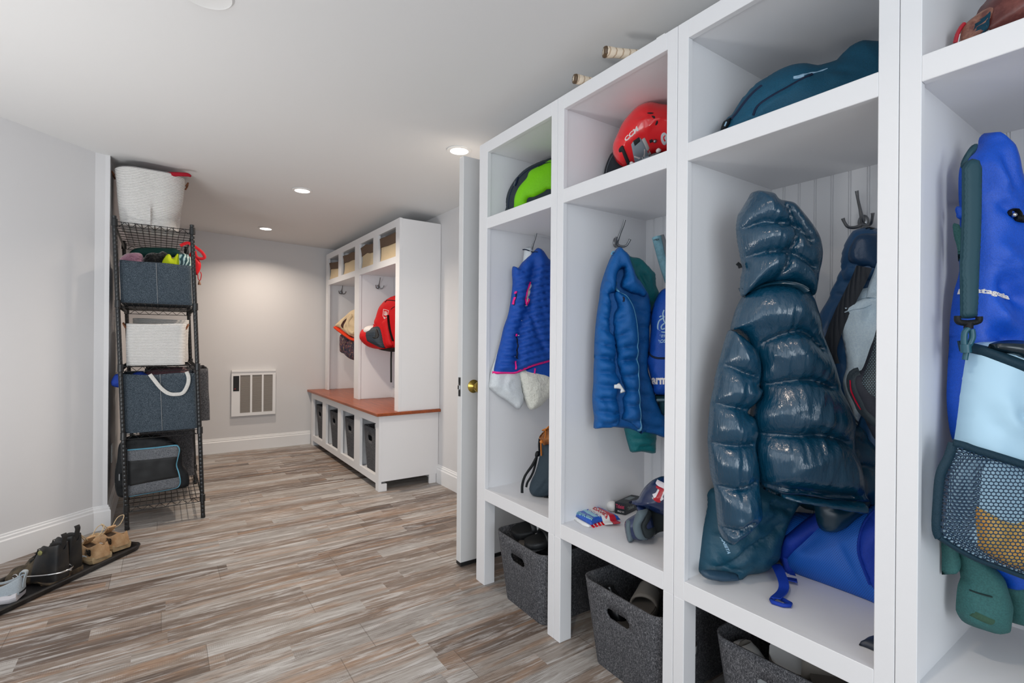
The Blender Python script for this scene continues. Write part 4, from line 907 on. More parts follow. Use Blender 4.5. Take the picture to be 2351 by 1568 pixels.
lettering('USA', WPR, t, rb, K('E1', '455 690')[0], K('E1', '518 705')[0], K('E1', '462 612')[0], lift=.003)
lettering('B', WPR, t, rb, K('E1', '462 752')[0], K('E1', '478 750')[0], K('E1', '464 725')[0], lift=.003)
Puff('swoosh', BKP, lo.obj, pt, K('E1', '300 955 325 980 350 1060 340 1120 290 1135 250 1100 300 1095'), base=lo, lift=.010, T=.002, Rr=.01, sp=.006)
bq = pt.w(pt.uv(K('E1', '200 955'), .03), np.array([.03]))[0]
t = thing('ball', 'white and red ball tucked in the top of the red backpack mesh pocket', 'ball', tuple(bq))
def sphere(name, c, r, mt, parent=None, sc=(1, 1, 1), n=20, loc=None):
    bm = bmesh.new(); bmesh.ops.create_uvsphere(bm, u_segments=n, v_segments=n//2+2, radius=r)
    for v in bm.verts: v.co = Vector((v.co.x*sc[0]+c[0], v.co.y*sc[1]+c[1], v.co.z*sc[2]+c[2]))
    me = bpy.data.meshes.new(name); bm.to_mesh(me); bm.free(); auto_smooth(me, 80); return mobj(name, me, mt, parent, loc)
sphere('shell', tuple(bq-np.array([0, 0, .012])), .062, WPR, t, sc=(1.25, 1.25, .75))
for dx in (-.012, .008): strip('red_mark', RBP, t, None, K('E1', f'{235+dx*900} 865 {255+dx*900} 892'), .010, .004, plane=pt, off=.102)
p2 = vplane(1.535, 5.50, 1.70, 5.09); CRM = fabric('cream_duck_cloth', '#d9c3a0', .85, 500, 12, .005); ORG = fabric('orange_red_cloth', '#dd3a12', .7)
t = thing('tote_bag', 'cream tote bag with an orange base hung in the far bay of the hall tower', 'tote bag', (1.62, 5.3, 1.1))
tb_ = Puff('body', CRM, t, p2, K('A5', '400 1170 440 1120 510 1060 570 1010 640 1000 680 1100 660 1290 600 1290 520 1250 460 1200'), T=.05, back=.03, crumple=[(.01, 14, 14)], folds=[(K('A5', '515 1060 480 1130 470 1170'), -.02, .02)])
Puff('base', ORG, t, p2, K('A5', '383 1188 405 1168 460 1210 510 1250 560 1285 640 1300 620 1330 560 1318 500 1280 430 1230'), T=.045, back=.03, off=.012).obj['label'] = 'orange red base of the tote'
DKL = fabric('brown_lining', '#3c1c18', .8)
Puff('opening', DKL, t, p2, K('A5', '462 1165 480 1115 512 1090 512 1130 490 1180 478 1190'), base=tb_, lift=.004, T=.003, Rr=.01)
strip('handle', CRM, t, tb_, K('A5', '520 1060 520 1120 500 1180 520 1240 528 1265'), .045, .008); strip('handle', CRM, t, tb_, K('A5', '572 1060 530 1120 535 1200 560 1240 590 1240'), .040, .008)
def splash():
    k = NT('dark_printed_nylon'); v = k.n('ShaderNodeTexVoronoi'); v.inputs['Scale'].default_value = 26; k.l(k.coords(), v.inputs['Vector'])
    k.l(k.ramp(k.n('ShaderNodeSeparateColor').outputs[0] if False else k.noise(30, k.coords((1, 1, .5)), 4, .7, 2), [(.35, hx('#14141c')), (.50, hx('#2a2c44')), (.58, hx('#7d3a3e')), (.64, hx('#8e8f58')), (.70, hx('#c9c6c2'))]), k.b.inputs['Base Color']); k.b.inputs['Roughness'].default_value = .5; return k.m
single('gym_sack', splash(), vplane(1.60, 5.46, 1.735, 5.10), K('A5', '460 1250 450 1350 455 1430 490 1450 520 1480 560 1505 620 1510 680 1440 680 1280 560 1240'), 'dark printed sack hanging below the cream tote bag', 'sack', None, T=.05, back=.03, crumple=[(.006, 30, 30)], folds=[(K('A5', '500 1440 505 1360 530 1300'), -.015, .012)])
# ------------------------------------------------------------------ farthest locker: vest, fleece, bag, backpack, glove
VB = fabric('royal_blue_ripstop', '#0f50b4', .5, 700, 40, .002, col2='#0d469f'); HOT = mat('hot_pink_binding', '#ee1488', .6); NAVYT = fabric('navy_tape', '#14233f', .7, 500, 20, .002)
SHL = fabric('pale_shell_nylon', '#d6dde2', .5, 600, 24, .004); SHERPA = fabric('cream_sherpa', '#e6e8df', .95, 260, 70, .006, .4)
v1 = vplane(1.275, 1.985, 1.56, 1.885); v1b = vplane(1.272, 2.0, 1.56, 1.915)
t = thing('fleece_jacket', 'pale fleece lined jacket hanging behind the royal blue vest', 'jacket', (1.42, 1.95, 1.1))
Puff('shell', SHL, t, v1b, K('A8', '470 112 530 125 560 400 500 900 430 1100 440 1300 458 1380 445 1455 412 1494 380 1475 330 1432 240 1375 165 1310 160 1270 180 1150 215 1050 330 700 420 400 455 180'), T=.035, back=.010, crumple=[(.007, 18, 18)], folds=[(K('A8', '170 1300 260 1355 340 1400 410 1450'), -.010, .01), (K('A8', '350 1200 310 1290 345 1370'), .008, .015)], off=-.004)
Puff('lining', SHERPA, t, v1b, K('A8', '410 1150 430 1290 452 1390 490 1470 525 1497 600 1465 660 1405 720 1370 740 1200 600 1150'), T=.05, back=.010, crumple=[(.006, 40, 40)], off=0).obj['label'] = 'cream sherpa lining'
t = thing('quilted_vest', 'royal blue quilted vest with hot pink edging in the farthest locker', 'vest', (1.42, 1.93, 1.25))
sm = [(K('A8', f'{lx} {y+26} 330 {y+34} 420 {y+30} 520 {y-4} 640 {y-38} 800 {y-70}'), .42, .020) for y, lx in ((300, 360), (355, 355), (410, 350), (470, 345), (530, 335), (590, 325), (650, 315), (710, 300), (770, 285), (830, 270), (890, 255), (950, 240), (1010, 225), (1070, 215), (1130, 205))]
vb = Puff('back_panel', VB, t, v1, K('A8', '455 1160 500 1200 560 1228 640 1248 700 1258 800 1260 800 1050 600 1080'), T=.02, back=.008, off=-.006)
ve = Puff('body', VB, t, v1, K('A8', '580 108 545 135 490 190 440 238 410 280 385 268 360 272 356 330 360 420 345 560 320 690 285 790 255 920 222 1050 203 1187 300 1190 385 1190 440 1168 540 1128 680 1088 820 1050 830 700 790 420 720 270 660 190 620 135'), T=.055, back=.012, Rr=.06,
     seams=sm, gather=.0012, crumple=[(.004, 30, 30)], folds=[(K('A8', '555 160 545 300 530 420 490 640 430 820 410 1000 400 1180'), -.026, .022), (K('A8', '640 230 600 330 560 470'), .008, .02), (K('A8', '440 240 470 290 520 250'), -.008, .012), (K('A8', '480 560 530 700 580 860 640 1000'), -.012, .012)])
strip('hem_binding', HOT, t, ve, K('A8', '204 1180 300 1183 385 1183 440 1161 540 1121 680 1081 815 1045'), .011, .003); strip('hem_binding', HOT, t, vb, K('A8', '460 1168 500 1200 560 1226 640 1247 710 1257 790 1258'), .010, .003)
Puff('armhole', SHERPA, t, v1, K('A8', '524 398 500 450 482 530 484 605 505 575 515 510 527 440'), base=ve, lift=.001, T=.003, Rr=.008, sp=.006).obj['label'] = 'white lining showing in the armhole'
strip('armhole_binding', HOT, t, ve, K('A8', '526 400 500 450 480 530 484 600 512 545'), .009, .009)
strip('pocket_zip', NAVYT, ve.obj, ve, K('A8', '398 870 412 930 408 990 400 1060'), .008, .003); strip('chest_zip', NAVYT, ve.obj, ve, K('A8', '398 500 385 560 376 600'), .006, .003)
strip('zip_pull', HOT, t, ve, K('A8', '396 482 390 500'), .010, .009); strip('zip_pull', HOT, t, ve, K('A8', '386 530 372 592'), .008, .009); strip('zip_pull', HOT, t, ve, K('A8', '395 846 396 866'), .009, .009); strip('zip_pull', HOT, t, ve, K('A8', '393 1078 390 1150'), .009, .009)
strip('zip_pull', HOT, t, vb, K('A8', '552 1140 546 1184'), .007, .009)
strip('hanger_loop', NAVYT, t, ve, K('A8', '468 112 500 112 540 128 580 142'), .005, .004)
# lime bag above
LIME = fabric('lime_green_cloth', '#7ed40f', .55, 600, 14, .004); CHAR = fabric('charcoal_nylon', '#2d3840', .6, 500, 20, .003)
gl = vplane(1.36, 2.005, 1.64, 1.66)
t = thing('sport_bag', 'lime green and charcoal bag on the top shelf of the farthest locker', 'bag', (1.49, 1.82, ZS))
gb = Puff('body', CHAR, t, gl, K('A7', '318 1250 310 1120 308 1060 322 1000 345 945 400 862 480 785 580 732 650 706 720 688 860 690 900 800 900 1300'), T=.10, back=.10, Rr=.12, zmin=ZS, off=-.05)
Puff('green_panel', LIME, t, gl, K('A7', '386 1200 384 1090 392 1020 430 940 492 868 505 820 530 790 590 760 650 720 700 690 860 695 880 900 880 1000 690 965 640 990 560 1030 500 1050 480 1200'), base=gb, lift=.002, T=.018, Rr=.05, crumple=[(.004, 16, 16)])
strip('seam_tape', CHAR, t, gb, K('A7', '590 768 640 745 700 738 860 735'), .010, .020)
strip('zip', NAVYT, t, gb, K('A7', '322 1110 330 1030 370 920 440 830 520 770 640 715'), .006, .003)
strip('zip_pull', NAVYT, t, gb, K('A7', '405 845 398 900 385 925'), .012, .010); strip('zip_pull', mat('grey_pull', '#9aa3a8', .5), t, gb, K('A7', '388 885 379 925'), .005, .013)
# black backpack and leather glove on the bench
ROSE = fabric('slate_canvas', '#33424d', .7, 420, 16, .003); bp = vplane(1.37, 1.86, 1.56, 1.60)
t = thing('backpack', 'small dark slate backpack slumped on the bench of the farthest locker', 'backpack', (1.45, 1.74, ZBN))
bk = Puff('body', ROSE, t, bp, K('D4', '990 380 950 560 930 680 890 850 840 1000 800 1080 760 1180 750 1260 775 1330 830 1390 900 1420 1000 1425 1090 1405 1200 1380 1420 1300 1420 500 1250 380 1100 360'), T=.07, back=.06, Rr=.09, folds=[(K('D4', '860 1360 960 1290 1040 1180 1090 1100'), -.012, .012), (K('D4', '900 780 850 960 800 1090'), .006, .01)], zmin=ZBN)
strip('shoulder_strap', BNY, t, None, K('D4', '935 370 925 480 930 600 900 680'), .012, .006, plane=bp, off=.01)
strip('strap_webbing', BNY, t, None, K('D4', '880 690 800 850 720 960 660 1060 620 1200 615 1345'), .013, .003, plane=bp, off=.028, taper=[.8, 1.0, .8, .9, 1.0])
strip('strap_webbing', BNY, t, None, K('D4', '880 700 850 850 810 980 760 1080 710 1160 690 1240'), .010, .003, plane=bp, off=.02)
Puff('strap_loop', BNY, t, bp, K('D4', '850 640 870 600 905 592 925 620 915 680 870 720 848 690'), T=.006, back=.004, sp=.004, off=.02)
strip('strap_tip', BNY, t, None, K('D4', '1010 1410 1090 1440 1200 1470'), .010, .003, plane=bp, off=.03)
GLV = mat('tan_glove_leather', '#a9682a', .55, var=(26, '#6d4020', .40, .65), bump=(70, .3, .003)); STRP = mat('orange_lacing', '#cf7b2c', .55)
t = thing('baseball_glove', 'tan leather baseball glove resting on top of the dark slate backpack', 'glove', (1.47, 1.70, .66))
gf = bp
Puff('palm', GLV, t, gf, K('D4', '925 330 960 290 1010 240 1060 190 1100 150 1250 100 1400 200 1400 420 1250 470 1090 480 1030 495 1000 480 985 440 960 400 930 370'), T=.05, back=.04, sp=.006, crumple=[(.010, 40, 40)], off=.03)
for px in ('975 210 1050 175 1090 140 1200 60', '930 330 1000 240 1090 180 1200 170'): Puff('finger', GLV, t, gf, (lambda q: q+[(x+1.5, y+3.2) for x, y in q[::-1]])(K('D4', px)), T=.016, back=.012, sp=.005, off=.07)
strip('lace', STRP, t, None, K('D4', '960 405 955 470 958 560 962 640 962 675'), .0065, .005, plane=gf, off=.055); strip('lace', STRP, t, None, K('D4', '1030 200 1040 280 1030 360'), .006, .005, plane=gf, off=.088)
strip('lace', STRP, t, None, K('D4', '985 215 1040 200 1095 150'), .006, .005, plane=gf, off=.088); sphere('knot', tuple(gf.w(gf.uv(K('D4', '965 425'), .06), np.array([.06]))[0]), .008, STRP, t)
# ------------------------------------------------------------------ red helmet locker: upper shelf
REDP = mat('glossy_red_shell', '#e40f1b', .18, coat=.6); DRK = mat('dark_foam', '#1c1f22', .8); CLR = mat('smoked_clear_plastic', '#8a98a2', .12, spec=.8)
hp = vplane(1.38, 1.44, 1.66, 1.06)
t = thing('hockey_helmet', 'glossy red hockey helmet on the top shelf above the blue quilted coat', 'helmet', (1.47, 1.22, ZS))
hs = Puff('shell', REDP, t, hp, K('B8', '552 1262 556 1190 600 1090 640 1000 700 920 790 830 880 788 960 780 1050 798 1150 810 1280 860 1380 980 1400 1150 1370 1240 1230 1250 1090 1250 1000 1256 940 1275 860 1320 790 1358 745 1380 700 1396 655 1402 605 1372 572 1320'), T=.105, back=.10, Rr=.13, sp=.006,
     folds=[(K('B8', '690 930 800 960 870 950 910 1010 880 1060'), .006, .008), (K('B8', '800 880 860 940 900 1000'), -.004, .008), (K('B8', '905 1055 980 960 1060 950'), .007, .008), (K('B8', '590 1110 700 1180 770 1130'), .003, .01), (K('B8', '640 1010 760 1000 840 960'), .004, .010)])
for q in ('898 895 930 885 968 892 935 905', '945 925 975 930 998 965 985 975 960 950', '980 1005 1000 965 1018 960 1005 995 988 1012'): Puff('vent_hole', DRK, t, hp, K('B8', q), base=hs, lift=.0005, T=.001, Rr=.004, sp=.004).obj['label'] = 'black vent slot'
eg = Puff('ear_guard', CLR, t, hp, K('B8', '738 1188 762 1158 830 1124 852 1152 900 1220 942 1282 880 1312 800 1352 766 1362 755 1290'), base=hs, lift=.0008, T=.003, Rr=.006, sp=.005, smooth=False)
eg.obj['label'] = 'smoky clear ear guard'
Puff('ear_slot', DRK, eg.obj, hp, K('B8', '775 1230 835 1190 845 1225 790 1268'), base=eg, lift=.0004, T=.001, Rr=.004, sp=.004, smooth=False)
strip('chin_strap', mat('grey_strap', '#b9bcbb', .6), eg.obj, eg, K('B8', '872 1200 900 1245 922 1285'), .012, .003)
strip('wire_loop', WPR, eg.obj, eg, K('B8', '775 1340 830 1335 870 1310 880 1275'), .003, .002)
Puff('liner', DRK, t, hp, K('B8', '575 1330 620 1290 650 1300 690 1400 760 1460 900 1420 1100 1380 1300 1350 1350 1240 1100 1246 945 1300 800 1370 690 1398 620 1385'), T=.03, back=.09, off=-.03, zmin=ZS)
cl = Puff('strap_clip', DRK, t, hp, K('B8', '608 1222 650 1198 672 1235 714 1325 706 1345 688 1345 655 1285 640 1250 615 1250'), base=hs, lift=.002, T=.008, Rr=.01, sp=.004)
lettering('CCM', WPR, t, hs, K('B8', '685 1172')[0], K('B8', '815 1062')[0], K('B8', '670 1135')[0], lift=.0012, bold=.035)
st_ = Puff('round_sticker', mat('pale_sticker', '#c9cfd6', .4), t, hp, [(K('B8', '1066 1110')[0][0]+8*math.cos(k*.7), K('B8', '1066 1110')[0][1]+10*math.sin(k*.7)) for k in range(9)], base=hs, lift=.0008, T=.0006, Rr=.004, sp=.004)
strip('sticker_mark', REDP, st_.obj, hs, K('B8', '1075 1090 1058 1108 1075 1130'), .006, .003)
for q in ('970 1120', '1085 1195'): sphere('bolt', tuple(hp.w(hp.uv(K('B8', q), .09), hs.H(hp.uv(K('B8', q), hs.T*.7)))[0]), .007, MNI, t, n=10)
strip('screw_slot', DRK, t, hs, K('B8', '918 1142 950 1128'), .008, .002)
for q in ('718 1375 735 1352 760 1360 760 1375 735 1385', '985 1240 1010 1218 1040 1238 1020 1262 990 1266'): Puff('white_clip', WPR, t, hp, K('B8', q), T=.008, back=.004, off=.075, sp=.004)
CAPN = fabric('dark_navy_cap', '#20262d', .7); cpn = vplane(1.46, 1.455, 1.66, 1.20)
t = thing('cap', 'dark navy cap lying behind the red helmet', 'cap', (1.55, 1.33, ZS))
cp_ = Puff('crown', CAPN, t, cpn, K('B8', '462 1560 466 1470 480 1400 515 1310 550 1262 640 1230 760 1300 760 1560'), T=.05, back=.04, zmin=ZS, off=-.0)
strip('brim_stitch', mat('grey_stitch', '#4b535a', .8), t, cp_, K('B8', '485 1470 495 1410 525 1335 555 1290'), .004, .002)
# racket handles and paper lying on the locker top
GRIP = NT('wrapped_grip'); w_ = GRIP.n('ShaderNodeTexWave'); w_.inputs['Scale'].default_value = 15; w_.inputs['Distortion'].default_value = .4; GRIP.l(GRIP.coords(), w_.inputs['Vector'])
GRIP.l(GRIP.ramp(w_.outputs[1], [(.0, hx('#b39a80')), (.2, hx('#e2d2bd'))]), GRIP.b.inputs['Base Color']); GRIP.b.inputs['Roughness'].default_value = .8
CAPB = mat('brown_butt_cap', '#5a4630', .5); ZTT = ZT-.004
def top_racket(label, px, dirv, rad):
    e = np.array(px, float); d3 = np.array(dirv, float); d3 /= np.linalg.norm(d3)
    t = thing('racket', label, 'racket', tuple(e), 'rackets on top of the lockers')
    tube('grip', [tuple(e+d3*s) for s in (0, .012, .03, .08, .16, .20)], [rad*1.12, rad*1.12, rad, rad*.98, rad*.98, rad*.9], GRIP.m, t, 8, 1)
    lathe('butt_cap', [(rad*1.10, .001), (rad*1.16, -.004), (rad*1.05, -.010), (rad*.95, -.011)], tuple(e), tuple(d3), CAPB, t, 8)
    up = np.array([0, 0, 1.0]); sdv = np.cross(up, d3); sdv /= np.linalg.norm(sdv); up2 = np.cross(d3, sdv); c = e-d3*.0125; V = []; F = []
    for (poly) in (((-.45, .1), (.35, .5), (.25, .05), (-.15, .0)), ((-.3, -.15), (.3, -.02), (.2, -.45), (-.35, -.5))):
        b = len(V); V += [c-sdv*p[0]*rad+up2*p[1]*rad for p in poly]; V += [q+d3*.002 for q in V[b:b+4]]; F += [(b, b+1, b+2, b+3), (b+7, b+6, b+5, b+4)]+[(b+i, b+4+i, b+4+(i+1) % 4, b+(i+1) % 4) for i in range(4)]
    me = mesh_vf('butt_logo', V, F); fix_normals(me); mobj('butt_logo', me, mat('pale_print', '#d8cfbe', .5), t)
    a = e+d3*.20; tube('shaft', [tuple(a), tuple(a+d3*.10)], .008, MBLK, t, 8, 1)
    hc = a+d3*.235; hoop = [tuple(hc+d3*.135*math.cos(k*math.pi/14)*-1+sdv*.115*math.sin(k*math.pi/14)) for k in range(29)]
    tube('hoop', hoop, .006, MBLK, t, 6, 1)
    ln = []
    for k in range(-5, 6):
        s_ = k/6*.115; m = .135*math.sqrt(max(0, 1-(k/6)**2)); ln.append([tuple(hc+sdv*s_-d3*m), tuple(hc+sdv*s_+d3*m)])
    tubes('strings', ln, .0007, WPR, t, 4)
r1 = EYE+ray(*K('B8', '490 260')[0])*((1.235)/ray(*K('B8', '490 260')[0])[0]); r2 = EYE+ray(*K('B8', '188 530')[0])*((1.240)/ray(*K('B8', '188 530')[0])[0])
top_racket('racket grip sticking out over the locker edge, the nearer one above the red helmet', (r1[0], r1[1], max(r1[2], ZT+.019)), (.85, -.45, -.01), .0165)
top_racket('racket grip sticking out over the locker edge, the one closer to the white door', (r2[0], r2[1], max(r2[2], ZT+.018)), (.93, -.30, -.01), .0155)
pp = EYE+ray(1518, 77)*(1.27/ray(1518, 77)[0])
tag(boxes('paper_slip', [(1.262, 1.34, pp[1]-.02, pp[1]+.012, ZT+.0005, ZT+.008)], MPL, bevel=0), 'small white slip of paper on the locker top above the red helmet', 'paper')
# ------------------------------------------------------------------ blue quilted coat, teal jacket, crest bag, racket
BLU = fabric('cobalt_down_nylon', '#0a5da6', .5, 800, 45, .0022, col2='#095394'); TEAL = fabric('deep_teal_nylon', '#0f6d75', .45, 700, 55, .003)
c2 = vplane(1.366, 1.41, 1.60, 1.262); c2t = vplane(1.40, 1.435, 1.63, 1.29)
t = thing('down_jacket', 'deep teal down jacket hanging behind the blue quilted coat', 'jacket', (1.5, 1.38, 1.1))
tb2 = Puff('body', TEAL, t, c2t, K('D1', '680 200 770 255 870 272 920 305 965 350 1030 420 1068 475 1078 600 1112 690 1090 780 1040 870 1000 1100 900 1100 760 700'), T=.05, back=.01, off=-.012, crumple=[(.008, 40, 30)], folds=[(K('D1', '880 300 860 380 820 440'), -.02, .014), (K('D1', '960 380 1000 480 1020 640'), .012, .014), (K('D1', '870 440 950 560 1010 800'), -.016, .012), (K('D1', '820 450 930 620 1010 850'), .012, .012)])
cfs = [(K('D2', f'560 {y} 760 {y+10} 900 {y+2} 1020 {y+6}'), .45, .022) for y in (1245, 1355)]
Puff('sleeve', TEAL, t, c2t, K('D2', '640 700 562 1060 570 1150 592 1250 620 1350 650 1432 720 1438 800 1428 880 1442 960 1455 998 1425 1002 1280 1012 1170 1015 1000 980 700'), T=.055, back=.01, seams=cfs, gather=.003, off=-.01)
t = thing('quilted_coat', 'cobalt blue quilted down coat hanging in the red helmet locker', 'coat', (1.48, 1.36, 1.1))
qs = lambda rows, dep=.62, w=.027, crop='D1': [(K(crop, r), dep, w) for r in rows]
body = Puff('body', BLU, t, c2, K('D1', '640 138 700 190 760 262 800 380 850 500 930 620 990 720 1015 850 1020 950 1002 1080 1000 1250 990 1420')+K('D2', '890 290 960 520 1010 700 1080 880 1125 960 1135 1215 1060 1217 1000 1192 900 1172 820 1162 803 1187 740 1150 640 1112 560 1102 370 1087 250 1102 145 1110 138 1050 145 960 125 800 120 650 133 480 138 250 150 100')+K('D1', '332 1480 342 1200 368 940 396 760 415 600 470 420 530 270 580 190'), T=.026, back=.010, Rr=.03,
   seams=qs(['780 760 870 800', '870 900 940 930 1010 940', '880 1095 1000 1105', '900 1260 1000 1280'])+qs(['760 250 830 240', '770 440 940 465', '780 640 900 665 1000 690', '800 865 1000 900 1090 925', '800 1030 905 1090 1100 1110'], crop='D2'), gather=.002, crumple=[(.002, 60, 60)])
slv = Puff('sleeve', BLU, t, c2, K('D1', '580 200 545 330 600 560 575 700 520 720 545 860 525 940 518 1120 560 1200 590 1290 588 1560')+K('D2', '438 60 445 330 500 440 470 560 455 660 480 800 497 900 500 980 430 1085 250 1100 147 1108 138 1045 146 960 127 800 122 650 135 480 140 250 150 100')+K('D1', '334 1480 344 1200 370 940 398 760 417 600 472 420 530 275'), T=.062, back=.012, off=.012, Rr=.04,
   seams=qs(['415 600 500 690 540 710', '395 765 470 800 540 850', '372 935 440 955 520 1000', '345 1095 440 1110 520 1160', '342 1270 420 1300 570 1340', '335 1440 430 1470 580 1500'])+qs(['140 110 300 125 440 165', '140 310 300 335 445 350', '140 500 270 520 420 525', '130 690 300 710 470 720', '140 878 300 890 490 910', '140 1050 250 1040 380 1060 490 1000'], crop='D2'), gather=.0025, crumple=[(.002, 60, 60)], folds=[(K('D2', '220 350 280 560 300 720 360 880'), -.006, .008), (K('D1', '450 950 440 1060 400 1300'), -.008, .010)])
pan = Puff('front_panel', BLU, t, c2, K('D1', '600 560 605 625 640 690 690 700 740 745 800 850 835 980 855 1120 866 1280 862 1500')+K('D2', '752 60 765 320 775 600 792 900 805 1185 745 1120 640 1035 560 1000 500 970 540 860 520 700 560 600 500 400 440 160')+K('D1', '600 1450 575 1330 555 1210 560 1090 546 1060 565 930 600 860 560 720'), T=.062, back=.012, off=.018, Rr=.04,
   seams=qs(['550 870 640 850', '560 1045 620 1030 680 1000', '560 1240 640 1210 720 1180', '590 1390 700 1350 850 1330', '600 1510 760 1490 860 1500'])+qs(['520 200 640 180 740 160', '540 385 640 385 740 370', '570 580 660 590 760 595', '590 760 680 790 770 800', '570 1000 680 1030 780 1010'], crop='D2'), gather=.0025, crumple=[(.002, 60, 60)])
hd = Puff('hood', BLU, t, c2, K('D1', '640 138 690 180 745 240 790 370 845 500 925 615 965 700 930 745 860 715 800 705 760 690 730 670 690 650 650 600 690 470 680 400 620 440 600 560 575 680 520 660 470 560 470 430 530 275 580 195'), T=.055, back=.01, off=.04, Rr=.05, gather=.003, crumple=[(.005, 30, 30)], folds=[(K('D1', '640 160 670 300 690 420 690 520'), -.03, .02), (K('D1', '560 220 575 380 590 560'), -.02, .014), (K('D1', '720 330 780 500 830 690'), .012, .02), (K('D1', '680 520 760 640 860 700'), .010, .016)])
PIP = mat('pale_blue_edge', '#5f9fc4', .5)
strip('front_edge', PIP, t, pan, K('D1', '665 470 640 540 612 610 630 668 690 692 740 745 800 850 835 980 855 1120 864 1280 862 1500')+K('D2', '752 60 765 320 775 600 792 900 803 1170'), .005, .004)
strip('pocket_zip', NAVYT, t, pan, K('D1', '678 740 684 770 680 800'), .006, .003)
strip('hanger_loop', PIP, t, hd, K('D1', '575 215 580 185 605 172'), .006, .005)
tg = vplane(1.366, 1.41, 1.60, 1.262)
tag(Puff('care_tag', mat('white_tag', '#dfe4e8', .6), t, c2, K('D2', '423 502 458 498 490 470 530 520 582 598 545 612 503 622 515 562 470 556 421 554'), T=.001, back=.001, off=.088, sp=.005, smooth=False).obj, 'white care tag hanging from the lining')
ROY = fabric('royal_polyester', '#124fb4', .5, 600, 9, .006, col2='#10469f'); DTE = fabric('dark_teal_mesh', '#0f3a44', .7)
cb = vplane(1.545, 1.325, 1.69, 1.10)
t = thing('crest_backpack', 'royal blue crested backpack half hidden behind the blue quilted coat', 'backpack', (1.64, 1.22, 1.0))
kb_ = Puff('body', ROY, t, cb, K('D1', '1190 635 1110 700 1040 860 1015 1000 1010 1150 998 1290 985 1420 960 1500')+K('D2', '900 300 950 500 1000 640 1300 640 1500 600 1560 300')+K('D1', '1750 1300 1750 900 1500 700 1350 620'), T=.06, back=.02, Rr=.06, folds=[(K('D1', '1090 1060 1060 1250 1030 1400'), .01, .02), (K('D2', '930 220 960 330 990 420'), .008, .02)])
Puff('lower_panel', DTE, t, cb, K('D2', '985 640 1300 640 1500 640 1500 900 1120 930 1060 850 1020 720'), T=.04, back=.02, off=.0)
strip('pocket_piping', NAVYT, t, kb_, K('D1', '985 1400 1010 1440 1080 1470 1190 1475 1400 1470'), .008, .004); strip('band', mat('grey_band', '#56707c', .6), t, None, K('D2', '1010 715 1130 712 1300 712'), .010, .003, plane=cb, off=.042)
LBL = mat('pale_blue_print', '#9fc3dc', .6)
lettering('ROSS', LBL, t, kb_, K('D1', '1100 1296')[0], K('D1', '1222 1285')[0], K('D1', '1106 1256')[0], lift=.0015); lettering('1894', LBL, t, kb_, K('D1', '1130 1228')[0], K('D1', '1212 1226')[0], K('D1', '1132 1192')[0], lift=.0015, bold=0)
lettering('army', WPR, t, kb_, K('D2', '936 490')[0], K('D2', '1240 482')[0], K('D2', '936 405')[0], lift=.002, bold=.04)
for q in ('1180 900 1165 950 1185 990', '1122 985 1150 970', '1170 1000 1120 1030 1102 1100 1120 1150 1170 1165 1230 1165', '1185 1060 1150 1090 1150 1130 1190 1120', '1165 960 1180 1030 1200 1060', '1112 1160 1130 1140'): strip('crest_line', LBL, t, kb_, K('D1', q), .0055, .002)
AQG = mat('pale_aqua_grip', '#8fc4d4', .7, var=(40, '#7fb0bf', .4, .6), bump=(30, .3, .003)); rk = vplane(1.62, 1.40, 1.71, 1.22)
t = thing('grip_racket', 'racket with a pale aqua wrapped grip hanging beside the teal jacket', 'racket', (1.69, 1.27, 1.45))
w3 = lambda q, o=0: rk.w(rk.uv(K('D1', q), o), np.array([o]*len(K('D1', q))))
gp = [tuple(p) for p in w3('1085 22 1100 90 1135 240 1180 400 1230 560')]
tube('grip', gp, [.019, .0175, .0165, .016, .015], AQG, t, 10)
tube('second_grip', [tuple(p) for p in w3('1130 10 1165 120 1205 300 1240 480', -.018)], .015, mat('grey_grip', '#8f9499', .7), t, 10)
lettering('YTEX', mat('dark_print', '#233238', .6), t, None, K('D1', '1045 72')[0], K('D1', '1120 58')[0], K('D1', '1042 52')[0], plane=rk, off=.0205, lift=0)
tube('shaft', [gp[-1], tuple(np.array(gp[-1])+np.array([.005, -.05, -.14]))], .009, MBLK, t, 8, 1)
hc = np.array(gp[-1])+np.array([.008, -.10, -.27]); tube('hoop', [tuple(hc+np.array([.0, -.10*math.sin(k*math.pi/12), .13*math.cos(k*math.pi/12)])) for k in range(25)], .006, MBLK, t, 6, 1)
# ------------------------------------------------------------------ on the bench of that locker
def flat(px, z): return [EYE+ray(*p)*((z-CH)/ray(*p)[2]) for p in px]
def packet(name, label, px, z0, th, mt, parent=None, cat='packet', grp=None, bulge=.0):
    pl = Plane((1.35, 1.42, z0), (0, 0, 1), (0, 1, 0)); return pl, Puff(name, mt, parent, pl, px, T=th, back=.0005, Rr=.02, sp=.006, smooth=False, crumple=[(.0015, 60, 60)])
t = thing('snack_packet', 'white snack packet with red squares lying flat under the blue one', 'packet', (1.36, 1.42, ZBN), 'snack packets on the locker bench')
WHP = mat('white_packet_film', '#e3e4e4', .3, spec=.6); pl0, k0 = packet('pouch', '', K('D3', '130 960 200 915 600 960 985 1000 700 1085 445 1140 330 1105 200 1020'), ZBN+.001, .010, WHP, t)
for i in range(6): strip('red_square', REDP, t, k0, K('D3', f'{515+i*66} {1095-i*17} {550+i*66} {1084-i*17}'), .014, .0025)
t = thing('seed_packet', 'blue, white and red seed packet lying on top of a white packet', 'packet', (1.37, 1.42, ZBN+.014), 'snack packets on the locker bench')
BPK = mat('blue_packet_film', '#1150b4', .25, spec=.7); SKP = mat('sky_packet_band', '#8fc0cf', .3); RPK = mat('red_packet_film', '#b3142a', .25, spec=.7)
